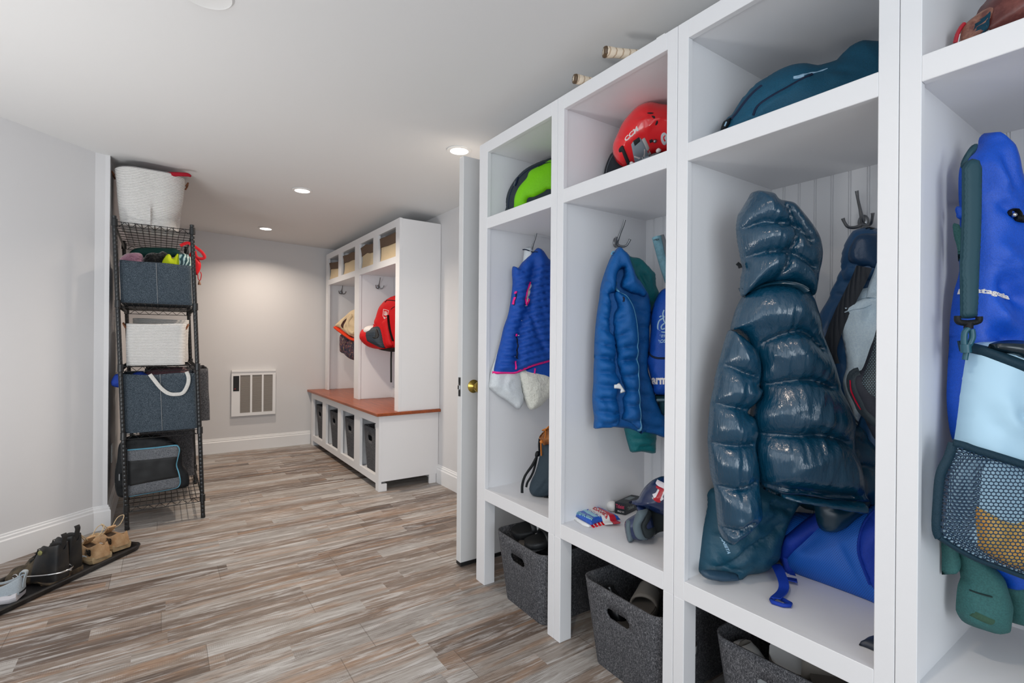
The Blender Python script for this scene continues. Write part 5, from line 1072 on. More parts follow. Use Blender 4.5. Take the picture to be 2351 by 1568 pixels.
pl1, k1 = packet('pouch', '', K('D3', '108 865 140 830 300 785 510 772 640 772 850 855 1095 985 940 1000 780 1010 640 1035 500 1095 430 1060 250 960'), ZBN+.012, .016, BPK, t)
Puff('red_end', RPK, t, pl1, K('D3', '600 772 650 770 850 855 1095 985 955 1000 800 890'), base=k1, lift=.0005, T=.0012, Rr=.004, sp=.006, smooth=False)
Puff('white_panel', WHP, t, pl1, K('D3', '430 790 500 775 620 775 800 880 940 1000 780 1012 690 930'), base=k1, lift=.0008, T=.001, Rr=.004, sp=.006, smooth=False); Puff('sky_band', SKP, t, pl1, K('D3', '290 800 360 785 500 870 640 940 560 955 420 880'), base=k1, lift=.0008, T=.001, Rr=.004, sp=.006, smooth=False)
lettering('DAVID', RPK, t, k1, K('D3', '530 800')[0], K('D3', '800 958')[0], K('D3', '575 768')[0], lift=.003, bold=.035); lettering('SUNFLOWER', WPR, t, k1, K('D3', '440 830')[0], K('D3', '680 950')[0], K('D3', '462 800')[0], lift=.003, bold=.01); lettering('ORIGINAL SEEDS', SKP, t, k1, K('D3', '180 850')[0], K('D3', '510 1010')[0], K('D3', '205 830')[0], lift=.003, bold=.01)
for i, (q, lab) in enumerate((('915 715', 'white golf ball in front of the black golf box'), ('1120 620', 'white golf ball with a red mark behind the black golf box'))):
    p = K('D3', q)[0]; e = EYE+ray(*p)*((ZBN+.0215-CH)/ray(*p)[2]) if i == 0 else np.array([1.60, 1.436, ZBN+.0215])
    o = sphere('golf_ball', tuple(e), .0214, mat('golf_ball_white', '#e8e8e6', .35, bump=(260, .4, .001)), n=24); tag(o, lab, 'golf ball', 'golf balls on the locker bench')
    if i == 0: e0 = e
BXM = mat('black_card', '#1a2228', .4, spec=.6)
o3 = flat(K('D3', '1185 898 1015 865 1400 795'), ZBN); c0, c1_, c2_ = o3; ex = (c2_-c0); ex /= np.linalg.norm(ex); ey = (c1_-c0); wy = np.linalg.norm(ey); ey /= wy; bh = .046
t = thing('golf_box', 'small black golf ball box with red printing on the locker bench', 'box', tuple(c0))
BXF = lambda v: Vector(c0+ex*v.x*.135+ey*v.y*max(wy, .045)+np.array([0, 0, bh*v.z+.0005])); wy = max(wy, .045)
boxes('carton', [(0, 1, 0, 1, 0, 1)], BXM, t, bevel=.01, xf=BXF)
def on_box(s, face, x0, x1, z0, z1, m):
    v, f = text_mesh(s, .02); w = v[:, 0].max()-v[:, 0].min(); h = v[:, 1].max(); V = []
    for d_ in (.0012, -.001):
        for p in v:
            q = x0+(x1-x0)*(p[0]-v[:, 0].min())/w; z = z0+(z1-z0)*p[1]/h
            V.append(c0+ey*(1-q)*wy-ex*d_+np.array([0, 0, z*bh]) if face == 0 else c0+ex*q*.135-ey*d_+np.array([0, 0, z*bh]))
    me = mesh_vf('lettering', V, list(f)); mobj('lettering', me, m, t)
PKT = mat('pink_foil_print', '#c74a66', .3); on_box('Titleist', 0, .1, .9, .52, .86, PKT); on_box('PRO V1', 0, .28, .86, .18, .32, WPR); on_box('Titleist', 1, .1, .5, .35, .65, mat('grey_foil', '#8d9794', .3))
boxes('window_label', [(.42, .78, .3, .8, 1.0, 1.012)], mat('grey_label', '#7c868a', .5), t, bevel=0, xf=BXF)
# navy batting helmet
NVP = mat('navy_helmet_shell', '#14264e', .22, coat=.4); PAD = mat('grey_ear_pad', '#5b6a72', .9, bump=(300, .2, .001)); PADD = mat('dark_ear_lining', '#1b2529', .8)
bh_ = vplane(1.345, 1.245, 1.50, 1.02)
t = thing('batting_helmet', 'navy batting helmet with a red letter, upside tilted at the stile of the bench', 'helmet', (1.43, 1.14, ZBN))
t['label'] = 'navy batting helmet with a red letter decal on the locker bench'
Puff('interior', PADD, t, bh_, K('D3', '1390 690 1420 820 1400 1000 1500 1330 1640 1385 1780 1290 1850 1240 1960 1220 2200 1220 2500 1240 2600 900 2300 760 1900 700'), T=.02, back=.06, off=-.045)
dm = Puff('shell', NVP, t, bh_, K('D3', '1248 628 1290 612 1430 572 1480 480 1570 335 1700 212 1830 142 1960 110 2200 100 2500 180 2700 420 2750 700 2700 980 2400 980 2100 930 1955 885 1800 830 1650 765 1500 708 1380 680 1260 660'), T=.085, back=.05, Rr=.11, sp=.0065, off=-.02, folds=[(K('D3', '1430 590 1600 570 1800 620 2000 690 2300 760'), -.016, .014)])
ef = Puff('ear_flap', NVP, t, bh_, K('D3', '1378 690 1402 720 1422 790 1415 850 1340 900 1200 990 1168 1060 1168 1150 1185 1260 1215 1380 1250 1458 1330 1415 1400 1375 1450 1402 1560 1392 1660 1375 1780 1285 1700 900 1560 740'), T=.03, back=.02, Rr=.03, sp=.006, off=.01)
Puff('ear_pad', PAD, ef.obj, bh_, K('D3', '1210 1020 1280 1018 1285 1120 1310 1280 1340 1400 1250 1440 1215 1330 1190 1180 1190 1080'), base=ef, lift=.0, T=.010, Rr=.02, sp=.005)
e2 = Puff('ear_pad', PAD, ef.obj, bh_, K('D3', '1440 810 1560 800 1640 830 1560 960 1510 1060 1520 1160 1570 1300 1630 1370 1500 1375 1420 1330 1370 1240 1340 1130 1360 960'), base=ef, lift=.004, T=.014, Rr=.025, sp=.005)
Puff('ear_hole', PADD, ef.obj, bh_, K('D3', '1640 830 1690 880 1690 960 1610 1090 1640 1160 1740 1160 1775 1270 1700 1340 1650 1360 1580 1300 1525 1160 1510 1060 1570 960'), base=ef, lift=.006, T=.004, Rr=.01, sp=.005)
WED = mat('white_decal_edge', '#e4dfe6', .4)
te = Puff('decal_edge', WED, t, bh_, K('D3', '1800 245 1900 262 2020 300 2160 340 2120 420 2030 392 1990 380 1930 520 1960 540 1900 600 1760 560 1720 480 1790 450 1850 340 1770 300'), base=dm, lift=.0008, T=.0008, Rr=.003, sp=.005, smooth=False)
tag(Puff('letter_decal', RPK, te.obj, bh_, K('D3', '1815 268 1900 284 2010 322 2135 356 2105 395 2030 368 1965 345 1895 510 1920 545 1880 570 1785 535 1750 490 1810 470 1880 330 1800 298'), base=te, lift=.0005, T=.0008, Rr=.003, sp=.005, smooth=False).obj, 'red letter T decal with a white edge')
# ------------------------------------------------------------------ third locker: duffel, shiny puffer coat and what hangs behind it
NVY = fabric('deep_navy_nylon', '#15536f', .6, 520, 9, .005, col2='#124a63')
dp_ = vplane(1.315, .925, 1.60, .52)
t = thing('duffel_bag', 'navy teal duffel bag on the top shelf above the shiny puffer coat', 'bag', (1.45, .70, ZS))
db = Puff('body', NVY, t, dp_, K('B2', '270 1000 285 885 300 835 350 792 415 692 500 600 570 556 650 508 740 470 840 456 930 470 960 462 1050 434 1080 400 1140 342 1220 306 1280 308 1340 312 1420 330 1560 420 1600 560 1600 1000'), T=.11, back=.10, Rr=.14, zmin=ZS, off=-.06, sp=.008,
          folds=[(K('B2', '500 800 540 730 620 670 740 600 900 510 1010 470'), -.014, .012), (K('B2', '520 800 560 745 640 690 760 620 920 530'), .008, .012), (K('B2', '1050 440 1060 470 1120 500 1200 510'), -.016, .014), (K('B2', '570 565 640 590 700 600'), -.006, .01), (K('B2', '1000 620 1080 540 1200 500'), .012, .02)], crumple=[(.006, 12, 12)])
strip('zip', NAVYT, t, db, K('B2', '355 800 420 710 490 630 560 575'), .010, .004); strip('zip', NAVYT, t, db, K('B2', '500 800 530 735 620 675 720 620 900 520'), .007, .003)
strip('script_mark', LBL, t, db, K('B2', '770 556 800 540 830 530 860 520 880 510 920 500 960 485 1010 466'), .006, .002, taper=[1, .5, 1, .4, 1, .5, .9, .4]); strip('script_mark', LBL, t, db, K('B2', '770 545 840 535 830 545 780 556'), .004, .002)
Puff('end_tab', BNY, t, dp_, K('B2', '282 890 298 832 330 812 352 800 345 850 325 880'), T=.012, back=.01, sp=.005, off=.0, zmin=ZS)
strip('tab_trim', LBL, t, None, K('B2', '308 860 320 832'), .004, .003, plane=dp_, off=.014)
PUF = mat('glossy_ink_nylon', '#083c56', .18, spec=.75, coat=.25, bump=(52, .65, .007), stretch=(1, 1, .16)); PUFD = mat('glossy_ink_trim', '#0b3346', .3, spec=.7)
pp3 = vplane(1.288, .858, 1.60, .59)
t = thing('puffer_coat', 'shiny dark teal hooded puffer coat hanging in the middle of the lockers', 'coat', (1.42, .74, 1.0))
S4 = lambda c, q, d=.62, w=.05: (K(c, q), d, w)
Puff('sleeve', PUF, t, pp3, K('B3', '950 960 1010 1110 1040 1230 1090 1380 1140 1520')+K('B4', '1060 90 1110 210 1145 310 1190 335 1240 380 1290 460 1330 560 1350 760 1330 880 1290 890 1235 880 1100 820 1000 500 900 100'), T=.05, back=.02, Rr=.06, off=-.035, gather=.006, sp=.008,
     seams=[S4('B4', '1130 360 1200 420 1300 440'), S4('B4', '1180 620 1250 620 1340 640'), S4('B4', '1100 80 1090 200 1120 330', .4, .02)], crumple=[(.004, 40, 40)])
Puff('sleeve_cuff', PUFD, t, pp3, K('B4', '880 800 895 860 905 930 928 1015 985 1050 1070 1030 1160 965 1235 905 1240 800'), T=.05, back=.02, off=-.02, gather=.004, seams=[S4('B4', '900 900 1000 900 1100 870', .3, .03)], crumple=[(.006, 40, 30)])
torso = Puff('body', PUF, t, pp3, K('B3', '440 900 480 850 560 800 730 770 860 806 935 885 962 960 990 1050 1006 1140 1045 1235 1095 1385 1138 1520')+K('B4', '1056 45 1050 85 1105 205 1140 310 1142 465 1165 545 1192 655 1207 760 1218 835 1000 828 800 796 660 790 600 760 545 740 515 700 490 620 475 500 478 430 490 400 470 285 485 185 520 120 515 60')+K('B3', '545 1480 550 1385 530 1330 500 1255 455 1172 400 1130 365 1120 398 990'), T=.105, back=.03, Rr=.10, sp=.0055, gather=.013, off=.0,
     seams=[S4('B3', '560 1330 600 1290 640 1218 740 1162 860 1128 940 1148 1010 1200 1070 1260', .55, .07), S4('B3', '560 1560 600 1545 720 1512 830 1490 990 1490 1140 1545', .55, .08), S4('B4', '500 430 650 410 800 416 960 412 1080 440 1150 470', .55, .08), S4('B4', '520 690 600 760 780 792 1000 828 1220 842', .6, .05)],
     crumple=[(.004, 18, 26), (.0032, 85, 13)], folds=[(K('B3', '600 1000 610 1130 640 1230'), -.03, .03), (K('B3', '500 900 500 1050 530 1180'), -.016, .02), (K('B3', '850 940 930 1040 980 1130'), .012, .02), (K('B4', '800 330 900 300 1050 330'), .010, .02), (K('B4', '760 640 950 560 1130 480'), .006, .015), (K('B4', '1130 480 1180 600 1190 760'), .012, .015)])
Puff('hem', PUF, t, pp3, K('B4', '536 700 552 740 600 768 660 792 780 806 1000 836 1160 846 1225 848 1238 880 1234 914 1212 922 1100 904 900 868 750 842 640 800 570 770 540 735'), T=.045, back=.03, Rr=.028, off=.06, sp=.006, gather=.004, crumple=[(.002, 80, 20)])
slv3 = Puff('sleeve', PUF, t, pp3, K('B3', '362 1120 440 1162 520 1240 565 1325 578 1440 560 1530')+K('B4', '545 70 525 150 480 205 445 245 485 275 505 330 512 390 500 480 522 640 525 745 535 850 540 920 520 965 450 1040 380 1092 325 1122 285 1098 262 1045 248 930 232 770 205 650 190 480 188 400 205 195 232 60')+K('B3', '250 1480 282 1350 292 1320 330 1180'), T=.085, back=.035, Rr=.075, sp=.0055, off=.015, gather=.011,
     seams=[S4('B3', '270 1365 380 1385 480 1432 590 1465', .55, .06), S4('B4', '195 195 340 215 460 245', .55, .06), S4('B4', '180 465 350 482 505 482', .55, .06), S4('B4', '220 755 400 778 530 742', .55, .06), S4('B4', '262 1045 400 1052 500 1015', .5, .03)], folds=[(K('B4', '430 480 415 620 420 780 410 1000'), -.010, .012), (K('B4', '440 60 455 150 420 240'), -.010, .012)], crumple=[(.004, 26, 26), (.003, 85, 13)])
hood = Puff('hood', PUF, t, pp3, K('B3', '525 130 600 134 660 150 690 188 740 200 795 214 850 270 930 368 985 460 1004 560 1000 650 985 720 970 800 942 885 850 830 720 792 600 800 500 850 452 885 436 830 442 740 452 680 432 560 416 480 408 385 418 300 440 262 490 180'), T=.095, back=.05, Rr=.09, sp=.0055, off=.012, gather=.011,
     seams=[S4('B3', '405 405 500 370 600 336 700 338 830 350 870 362 970 470', .55, .06), S4('B3', '445 612 600 556 780 546 850 572 995 658', .55, .06), S4('B3', '795 214 835 320 862 390 820 530 790 640 735 752', .45, .025), S4('B3', '440 280 435 420 450 560 450 680', .3, .02)], crumple=[(.004, 26, 26), (.003, 85, 13)])
for q in ('500 818 600 775 730 760 850 786 905 830', '510 836 620 792 730 778 850 804 900 846'): strip('collar_band', PUFD, t, torso, K('B3', q), .014, .030)
strip('hood_cord', BNY, t, None, K('B3', '415 640 430 650 440 675'), .010, .010, plane=pp3, off=.02)
# dark hooded jacket on the back hook
NJK = mat('navy_sheen_nylon', '#1a4f7c', .38, spec=.6, bump=(60, .35, .004)); NJD = mat('navy_dark_lining', '#123a5e', .4, spec=.6, bump=(30, .5, .006))
pj = vplane(1.668, .80, 1.690, .52)
t = thing('hooded_jacket', 'navy hooded jacket on the back hook, right behind the shiny puffer coat', 'jacket', (1.67, .65, 1.1))
bj = Puff('body', NJK, t, pj, K('D6', '520 820 405 885 345 1000 295 1090 262 1190 200 1300 150 1400 110 1480')+K('P', '1862 800 1880 1050 1990 1080 2060 1050 2070 800')+K('D6', '980 1200 900 900 700 820'), T=.055, back=.01, Rr=.06, off=-.005, gather=.004, crumple=[(.004, 30, 30)], seams=[S4('D6', '330 1040 400 1020 470 1050', .5, .04), S4('D6', '255 1195 360 1170 460 1190', .5, .04)], folds=[(K('D6', '330 1350 260 1450 220 1560'), .012, .02)])
hj = Puff('hood', NJK, t, pj, K('D6', '655 405 730 400 815 420 900 500 940 700 900 1000 700 1100 505 1056 440 1030 410 960 404 840 412 715 440 620 500 510 565 430'), T=.07, back=.02, Rr=.07, off=.0, gather=.004, crumple=[(.005, 30, 30)], seams=[S4('D6', '405 860 460 800 560 830 700 850', .4, .03)])
Puff('hood_opening', NJD, hj.obj, pj, K('D6', '630 480 720 470 830 480 900 600 900 840 700 850 580 835 500 800 490 720 530 600 580 520'), base=hj, lift=.002, T=.006, Rr=.02, crumple=[(.006, 40, 14)]).obj['label'] = 'dark glossy lining inside the hood'
RIBB = ribbed('black_ribbed_webbing', '#131c28', .6, (260, 260, 0), .6, .002)
strip('webbing', RIBB, t, None, K('D6', '655 845 600 980 540 1100 470 1240 400 1380')+K('D7', '215 100 185 220 205 330'), .038, .004, plane=pj, off=.088)
strip('hanger_loop', BNY, t, hj, K('D6', '655 405 680 385 715 390 715 410'), .006, .004)
TOT = fabric('pale_blue_canvas', '#d3e7f3', .8, 420, 12, .006, col2='#c6dcec'); ptq = vplane(1.600, .72, 1.655, .44)
t = thing('canvas_tote', 'pale blue white canvas tote hanging right of the shiny puffer coat', 'tote bag', (1.61, .58, 1.0))
tq0 = Puff('back_panel', TOT, t, ptq, K('D6', '545 1112 620 1082 700 1062 810 1036 1000 1000 1000 1400 700 1400 560 1300'), T=.02, back=.01, off=-.02)
tq = Puff('body', TOT, t, ptq, K('D6', '388 1266 480 1240 600 1210 720 1180 806 1140 1000 1060 1100 1500')+K('D7', '700 500 600 560 500 640 440 720 412 780 405 835 393 830 368 720 315 600 290 470 318 345 305 210 280 80'), T=.035, back=.015, Rr=.04, crumple=[(.010, 26, 10)], folds=[(K('D6', '760 1180 720 1350 690 1540'), -.022, .018), (K('D6', '520 1280 480 1400 500 1540'), -.012, .014), (K('D7', '380 250 370 420 360 600'), .01, .02)])
strip('top_hem', TOT, t, tq, K('D6', '440 1358 520 1330 640 1310 740 1262'), .003, .002)
strip('handle', TOT, t, tq, K('D6', '840 780 800 900 740 1050 715 1190'), .022, .006); strip('handle', TOT, t, tq, K('D6', '870 860 830 960 780 1090 745 1190'), .018, .004)
DGR = fabric('charcoal_polyester', '#2b2f3a', .6, 520, 12, .004); pmb = vplane(1.47, .62, 1.56, .38)
t = thing('mesh_bag', 'charcoal bag with black mesh and red piping at the stile, beside the pale tote', 'bag', (1.53, .5, .95))
mb = Puff('body', DGR, t, pmb, K('D7', '640 -60 560 40 535 120 500 210 470 300 435 375 385 390 350 430 343 480 358 545 400 630 440 710 470 780 510 860 560 930 760 1000 800 400 760 -60'), T=.04, back=.03, Rr=.05, folds=[(K('D7', '470 300 440 420 400 480'), -.014, .015), (K('D7', '420 500 480 640 560 740'), .010, .02)])
Puff('mesh_panel', hexnet('black_hex_net', pmb.u, pmb.v, .0055, '#12171b', '#5b6d78'), t, pmb, K('D7', '565 70 530 200 480 340 440 460 470 520 520 570 600 600 760 560 760 60'), base=mb, lift=.001, T=.004, Rr=.01)
strip('edge_binding', CHAR, t, mb, K('D7', '420 385 375 400 352 450 362 530 410 630 450 710 560 800'), .020, .006); strip('piping', mat('crimson_piping', '#cf1037', .5), t, mb, K('D7', '345 455 352 530 385 610 428 688'), .006, .010)
# jacket heap and royal blue mesh bag on the bench
HEP = mat('matte_ink_down', '#14485e', .5, spec=.5, bump=(40, .5, .006)); ph3 = vplane(1.318, .893, 1.56, .79)
t = thing('down_vest', 'dark teal down garment crumpled on the bench under the puffer coat sleeve', 'vest', (1.42, .83, ZBN))
hp3 = Puff('body', HEP, t, ph3, K('B4', '215 760 190 880 165 1000 142 1140 118 1280 130 1320 162 1350 240 1372 330 1374 382 1366 390 1322 480 1310 560 1272 620 1200 640 1110 690 950 760 860 860 900 900 820 800 720 500 700'), T=.075, back=.03, Rr=.07, off=-.035, zmin=ZBN, gather=.006, sp=.008, seams=[S4('B4', '230 960 250 1080 262 1200 300 1270', .3, .03), S4('B4', '150 1110 250 1100 330 1060', .3, .03), S4('B4', '330 1250 420 1150 560 1080 660 1000', .35, .04), S4('B4', '120 1280 250 1290 400 1300', .4, .03), S4('B4', '600 860 660 880 720 900', .4, .03)], crumple=[(.014, 16, 16), (.006, 40, 40)], folds=[(K('B4', '480 930 560 1000 640 940'), -.016, .02), (K('B4', '300 1200 420 1120 520 1110'), .012, .02)])
lettering('ANIETA', LBL, t, hp3, K('B4', '278 1090')[0], K('B4', '294 1176')[0], K('B4', '290 1086')[0], lift=.003, bold=.01)
Puff('lining_roll', mat('slate_lining', '#27445a', .5, bump=(40, .4, .004)), t, ph3, K('B4', '140 1310 165 1352 240 1374 330 1376 384 1366 386 1330 300 1310 200 1300'), T=.03, back=.02, off=.035, zmin=ZBN, crumple=[(.006, 50, 30)])
RBL = fabric('royal_webbing', '#133aa6', .6, 600, 20, .001); pbm = vplane(1.585, .80, 1.588, .42); RMESH = hexnet('royal_sport_mesh', pbm.u, pbm.v, .0052, '#1463c6', '#0b4394', lim=.2)
t = thing('mesh_sack', 'royal blue mesh sack lying on the bench under the puffer coat', 'sack', (1.58, .60, ZBN))
bm_ = Puff('body', RMESH, t, pbm, K('B4', '672 1000 690 940 760 915 900 925 1000 900 1240 870 1400 850 1560 900 1620 1200 1560 1640 1310 1530 1100 1447 1000 1410 900 1378 830 1352 760 1325 720 1270 700 1200 680 1090'), T=.10, back=.06, Rr=.13, off=-.055, zmin=ZBN, crumple=[(.008, 10, 14)], folds=[(K('B4', '960 1060 870 1110 780 1180'), -.008, .012), (K('B4', '1060 1100 1160 1300 1240 1490'), -.010, .014)])
Puff('end_panel', RBL, t, pbm, K('B4', '1240 960 1290 900 1450 880 1560 1000 1560 1560 1420 1520 1310 1400 1240 1200 1225 1080'), base=bm_, lift=.002, T=.012, Rr=.02)
strip('seam_tape', RBL, t, bm_, K('B4', '1290 900 1240 980 1226 1090 1240 1200 1300 1380'), .012, .012)
strip('mesh_strap', RBL, t, bm_, K('B4', '905 955 820 1050 740 1130 670 1200 610 1260'), .044, .016)
strip('mesh_strap', RBL, t, bm_, K('B4', '655 1110 680 1180 705 1270 732 1330'), .034, .012)
bb0 = [EYE+ray(*q)*((ZBN+.012-CH)/ray(*q)[2]) for q in K('B4', '740 1375 690 1400 690 1440 640 1490')]
pA = pbm.w(pbm.uv(K('B4', '600 1285'), .02), np.array([.02]))[0]; pM = (pA+bb0[1])/2
ribbon3('strap_tail', RBL, t, [pA, pA*.55+bb0[1]*.45+np.array([0, 0, .03]), bb0[1]+np.array([0, 0, .012]), bb0[2], bb0[3]], (.35, -1, .2), .026, .003)
tri = [EYE+ray(*q)*((ZBN+.006-CH)/ray(*q)[2]) for q in K('B4', '612 1500 650 1478 690 1500 742 1528 735 1540 690 1538 620 1516')]
V, F = [], []; tube_vf([tuple(p) for p in tri+tri[:1]], .0055, 8, V, F); mobj('triangle_ring', mesh_vf('triangle_ring', V, F, True), RBL, t)
bk0 = [pA+np.array(o) for o in ((0, .03, .015), (-.03, .025, -.03), (-.045, .0, -.05), (-.02, -.012, -.02))]; V, F = [], []; tube_vf([tuple(p) for p in bk0+bk0[:1]], .006, 8, V, F); mobj('buckle', mesh_vf('buckle', V, F, True), RBL, t)
ribbon3('strap_loop', RBL, t, [pbm.w(pbm.uv(K('B4', '700 1270'), .01), np.array([.01]))[0], pbm.w(pbm.uv(K('B4', '735 1345'), .03), np.array([.03]))[0], bb0[0]], (0, -1, .1), .034, .003)
hk = Plane((1.33, .48, ZBN+.001), (0, 0, 1), (0, 1, 0))
tag(Puff('strap_buckle', mat('slate_plastic', '#2c333f', .45), None, hk, K('B5', '1862 902 1960 845 2060 838 2160 900 2160 990 2050 978 1940 935 1885 915'), T=.014, back=.0005, sp=.005).obj, 'dark slate plastic buckle on the bench edge beside the stile', 'buckle')
# ------------------------------------------------------------------ right hand locker: glove, raincoat, sling bag, green trousers
pg_ = vplane(1.345, .365, 1.50, .20); OX = mat('oxblood_leather', '#5c2a26', .35, var=(20, '#8a5148', .45, .7), bump=(50, .25, .003)); TANB = mat('worn_tan_leather', '#a97a66', .5, var=(30, '#6e4038', .4, .65))
t = thing('fielders_glove', 'oxblood leather fielding glove on the top shelf at the right edge', 'glove', (1.43, .27, ZS))
gl0 = Puff('body', OX, t, pg_, K('B2', '1988 300 1995 230 2020 120 2045 60 2090 10 2150 -70 2300 -120 2480 -60 2500 300'), T=.09, back=.06, Rr=.10, off=-.04, zmin=ZS, folds=[(K('B2', '2190 -20 2180 80 2160 160'), -.012, .012)])
Puff('binding', TANB, t, pg_, K('B2', '2062 150 2066 90 2090 40 2130 0 2180 -30 2200 10 2175 90 2150 180 2110 195 2080 185'), base=gl0, lift=.001, T=.012, Rr=.015, sp=.006)
Puff('lining', fabric('teal_lining', '#12455a', .8), t, pg_, K('B2', '2105 160 2110 90 2140 40 2180 10 2170 90 2145 170'), base=gl0, lift=.008, T=.008, Rr=.012, sp=.006)
strip('red_trim', RPK, t, gl0, K('B2', '2020 170 2035 110 2060 60 2085 30'), .008, .004); strip('stitch', WPR, t, gl0, K('B2', '2022 235 2035 175 2050 110'), .003, .003)
for q in ('2205 135', '2280 130'): sphere('rivet', tuple(pg_.w(pg_.uv(K('B2', q), .04), gl0.H(pg_.uv(K('B2', q), .03)))[0]), .005, MSTEEL, t, n=8)
RCT = fabric('electric_blue_nylon', '#0a57d2', .45, 700, 14, .005, col2='#094fc0', spec=.5); pr4 = vplane(1.402, .352, 1.565, .245)
t = thing('rain_jacket', 'bright blue hooded rain jacket at the right edge of the photo', 'jacket', (1.49, .30, 1.1))
rc = Puff('body', RCT, t, pr4, K('B6', '540 178 575 188 620 232 655 272 690 372 716 470 760 500 800 560 900 700 1000 900 1080 1568')+K('P', '2480 1000 2470 1300 2440 1345')+K('E6', '1000 830 900 862 830 872 730 872 690 810 640 730 560 640')+K('B7', '420 1060 330 800 300 600 268 530 250 450 240 330 244 200 254 20')+K('B6', '318 1568 326 1350 350 1170 384 1040 380 900 388 700 380 560 382 430 402 362 470 280 502 250 506 212'), T=.055, back=.008, Rr=.05, sp=.0075, crumple=[(.007, 26, 12)], off=-.004,
    folds=[(K('B6', '560 230 580 400 640 560'), .016, .016), (K('B6', '545 260 545 400 560 560'), -.016, .014), (K('B6', '620 250 660 400 720 560'), -.010, .014), (K('B6', '560 880 680 960 740 1080'), .014, .02), (K('B6', '600 1060 680 1160 787 1260'), -.018, .018), (K('B6', '540 1240 620 1340 720 1440'), .014, .02), (K('B6', '520 1360 600 1420 700 1480'), -.014, .016), (K('B6', '600 600 680 680 760 740'), -.012, .012), (K('B6', '620 1420 570 1300 530 1180'), .010, .014), (K('B6', '420 420 425 600 420 800'), -.012, .016)])
lettering('patagonia', WPR, t, rc, K('B6', '456 1158')[0], K('B6', '646 1214')[0], K('B6', '463 1128')[0], lift=.002, bold=.03)
strip('drawcord', BNY, t, rc, K('B6', '660 700 665 670 690 662 715 690 720 735'), .005, .008); strip('cord_lock', BNY, t, rc, K('B6', '690 710 745 722'), .016, .010); sphere('eyelet', tuple(rc.pl.w(rc.pl.uv(K('B6', '658 702'), .03), rc.H(rc.pl.uv(K('B6', '658 702'), .035)))[0]), .005, MSTEEL, t, n=8)
Puff('shoulder_flap', RCT, t, pr4, K('B6', '720 480 770 510 800 560 960 640 960 760 800 700 740 580'), T=.03, back=.01, off=.03)
Puff('sleeve_edge', RCT, t, pr4, K('B6', '362 640 385 632 396 660 396 712 372 700'), T=.012, back=.008, off=.01, sp=.005)
GRN = fabric('spruce_softshell', '#3c6e6d', .7, 520, 8, .004, col2='#356160'); pg4 = vplane(1.402, .361, 1.59, .245)
t = thing('trousers', 'spruce green trousers hanging below the mesh pocket of the sling bag', 'trousers', (1.49, .30, .6))
Puff('leg', GRN, t, pg4, K('E6', '8 320 12 500 10 716 30 728 100 722 180 702 210 500 100 250'), T=.02, back=.008, off=-.006)
gr = Puff('leg', GRN, t, pg4, K('E6', '190 420 210 620 235 760 200 860 178 1110 190 1180 240 1265 300 1312 420 1362 560 1402 640 1392 700 1352 735 1150 745 1000 700 850 620 640 400 480'), T=.05, back=.008, Rr=.05, zmin=ZBN, folds=[(K('E6', '420 560 460 740 500 950 540 1200'), -.018, .018), (K('E6', '250 600 280 780 330 1000'), .01, .02), (K('E6', '190 1150 300 1240 420 1300'), -.006, .012)])
Puff('leg', GRN, t, pg4, K('E6', '690 830 720 960 760 1130 800 1275 880 1310 998 1338 1300 1345 1320 800 900 700'), T=.045, back=.008, Rr=.05, off=.0, zmin=ZBN, folds=[(K('E6', '780 1150 880 1180 998 1190'), -.008, .012)])
strip('brand_tab', fabric('olive_tab', '#3a5a48', .7), gr.obj, gr, K('E6', '420 1215 500 1250 570 1275'), .014, .003)
strip('stitching', mat('dark_stitch', '#152c2c', .8), t, gr, K('E6', '420 950 480 960 560 968'), .003, .0015)
Puff('waist', GRN, t, pr4, K('B6', '345 745 360 738 385 760 396 900 380 980 372 890 352 820'), T=.012, back=.006, off=.012, sp=.005)
# sling bag in front of the raincoat
ICE = mat('ice_blue_tarpaulin', '#b3d7ec', .5, bump=(8, .25, .006)); TRM = fabric('dark_teal_binding', '#123242', .6, 500, 20, .002); CLIP = mat('teal_plastic_clip', '#1f5566', .35)
GLD = mat('golden_satin', '#e0b45c', .45, var=(10, '#e8962f', .5, .7)); ps = vplane(1.355, .340, 1.50, .205); NETA = hexnet('navy_open_net', ps.u, ps.v, .0084, '#10304a', open_=True, lim=.10)
t = thing('sling_bag', 'ice blue sling bag with a navy mesh pocket, hanging over the rain jacket', 'bag', (1.43, .26, .8))
fl = Puff('body', ICE, t, ps, K('B7', '345 82 380 58 480 50 580 60 700 70 900 120 960 700')+K('P', '2520 1200 2500 1380')+K('B7', '617 1196 500 1152 400 1115 300 1066 225 1012 240 850 262 650 275 540 290 440 302 340 322 200'), T=.05, back=.02, Rr=.06, sp=.0085, folds=[(K('B7', '420 300 500 350 560 450 617 500'), .010, .02), (K('B7', '540 390 580 410 640 450'), -.012, .012), (K('B7', '370 180 390 300 370 440'), -.006, .014), (K('B7', '420 350 450 440 500 500'), -.008, .012)], crumple=[(.004, 12, 12)])
strip('top_edge', TRM, t, fl, K('B7', '362 74 380 70 430 90 500 130 617 180 760 240'), .022, .008)
Puff('roll_top', mat('glossy_black_roll', '#12242e', .25, coat=.3), t, ps, K('B7', '440 80 480 52 580 44 700 60 900 100 900 240 700 190 560 130'), T=.03, back=.01, off=.035)
sa = K('B7', '372 848 480 910 545 925 617 888 760 850 900 900 900 1262 617 1170 520 1138 430 1085 374 1045 366 905')
gd = Puff('gold_bag', GLD, t, ps, sa, base=fl, lift=.003, T=.016, Rr=.03, smooth=False, crumple=[(.007, 40, 40)], folds=[(K('B7', '490 905 470 980 430 1060'), -.010, .012), (K('B7', '600 920 540 1020 500 1120'), .008, .014)])
gd.obj['label'] = 'crumpled golden satin seen through the mesh'
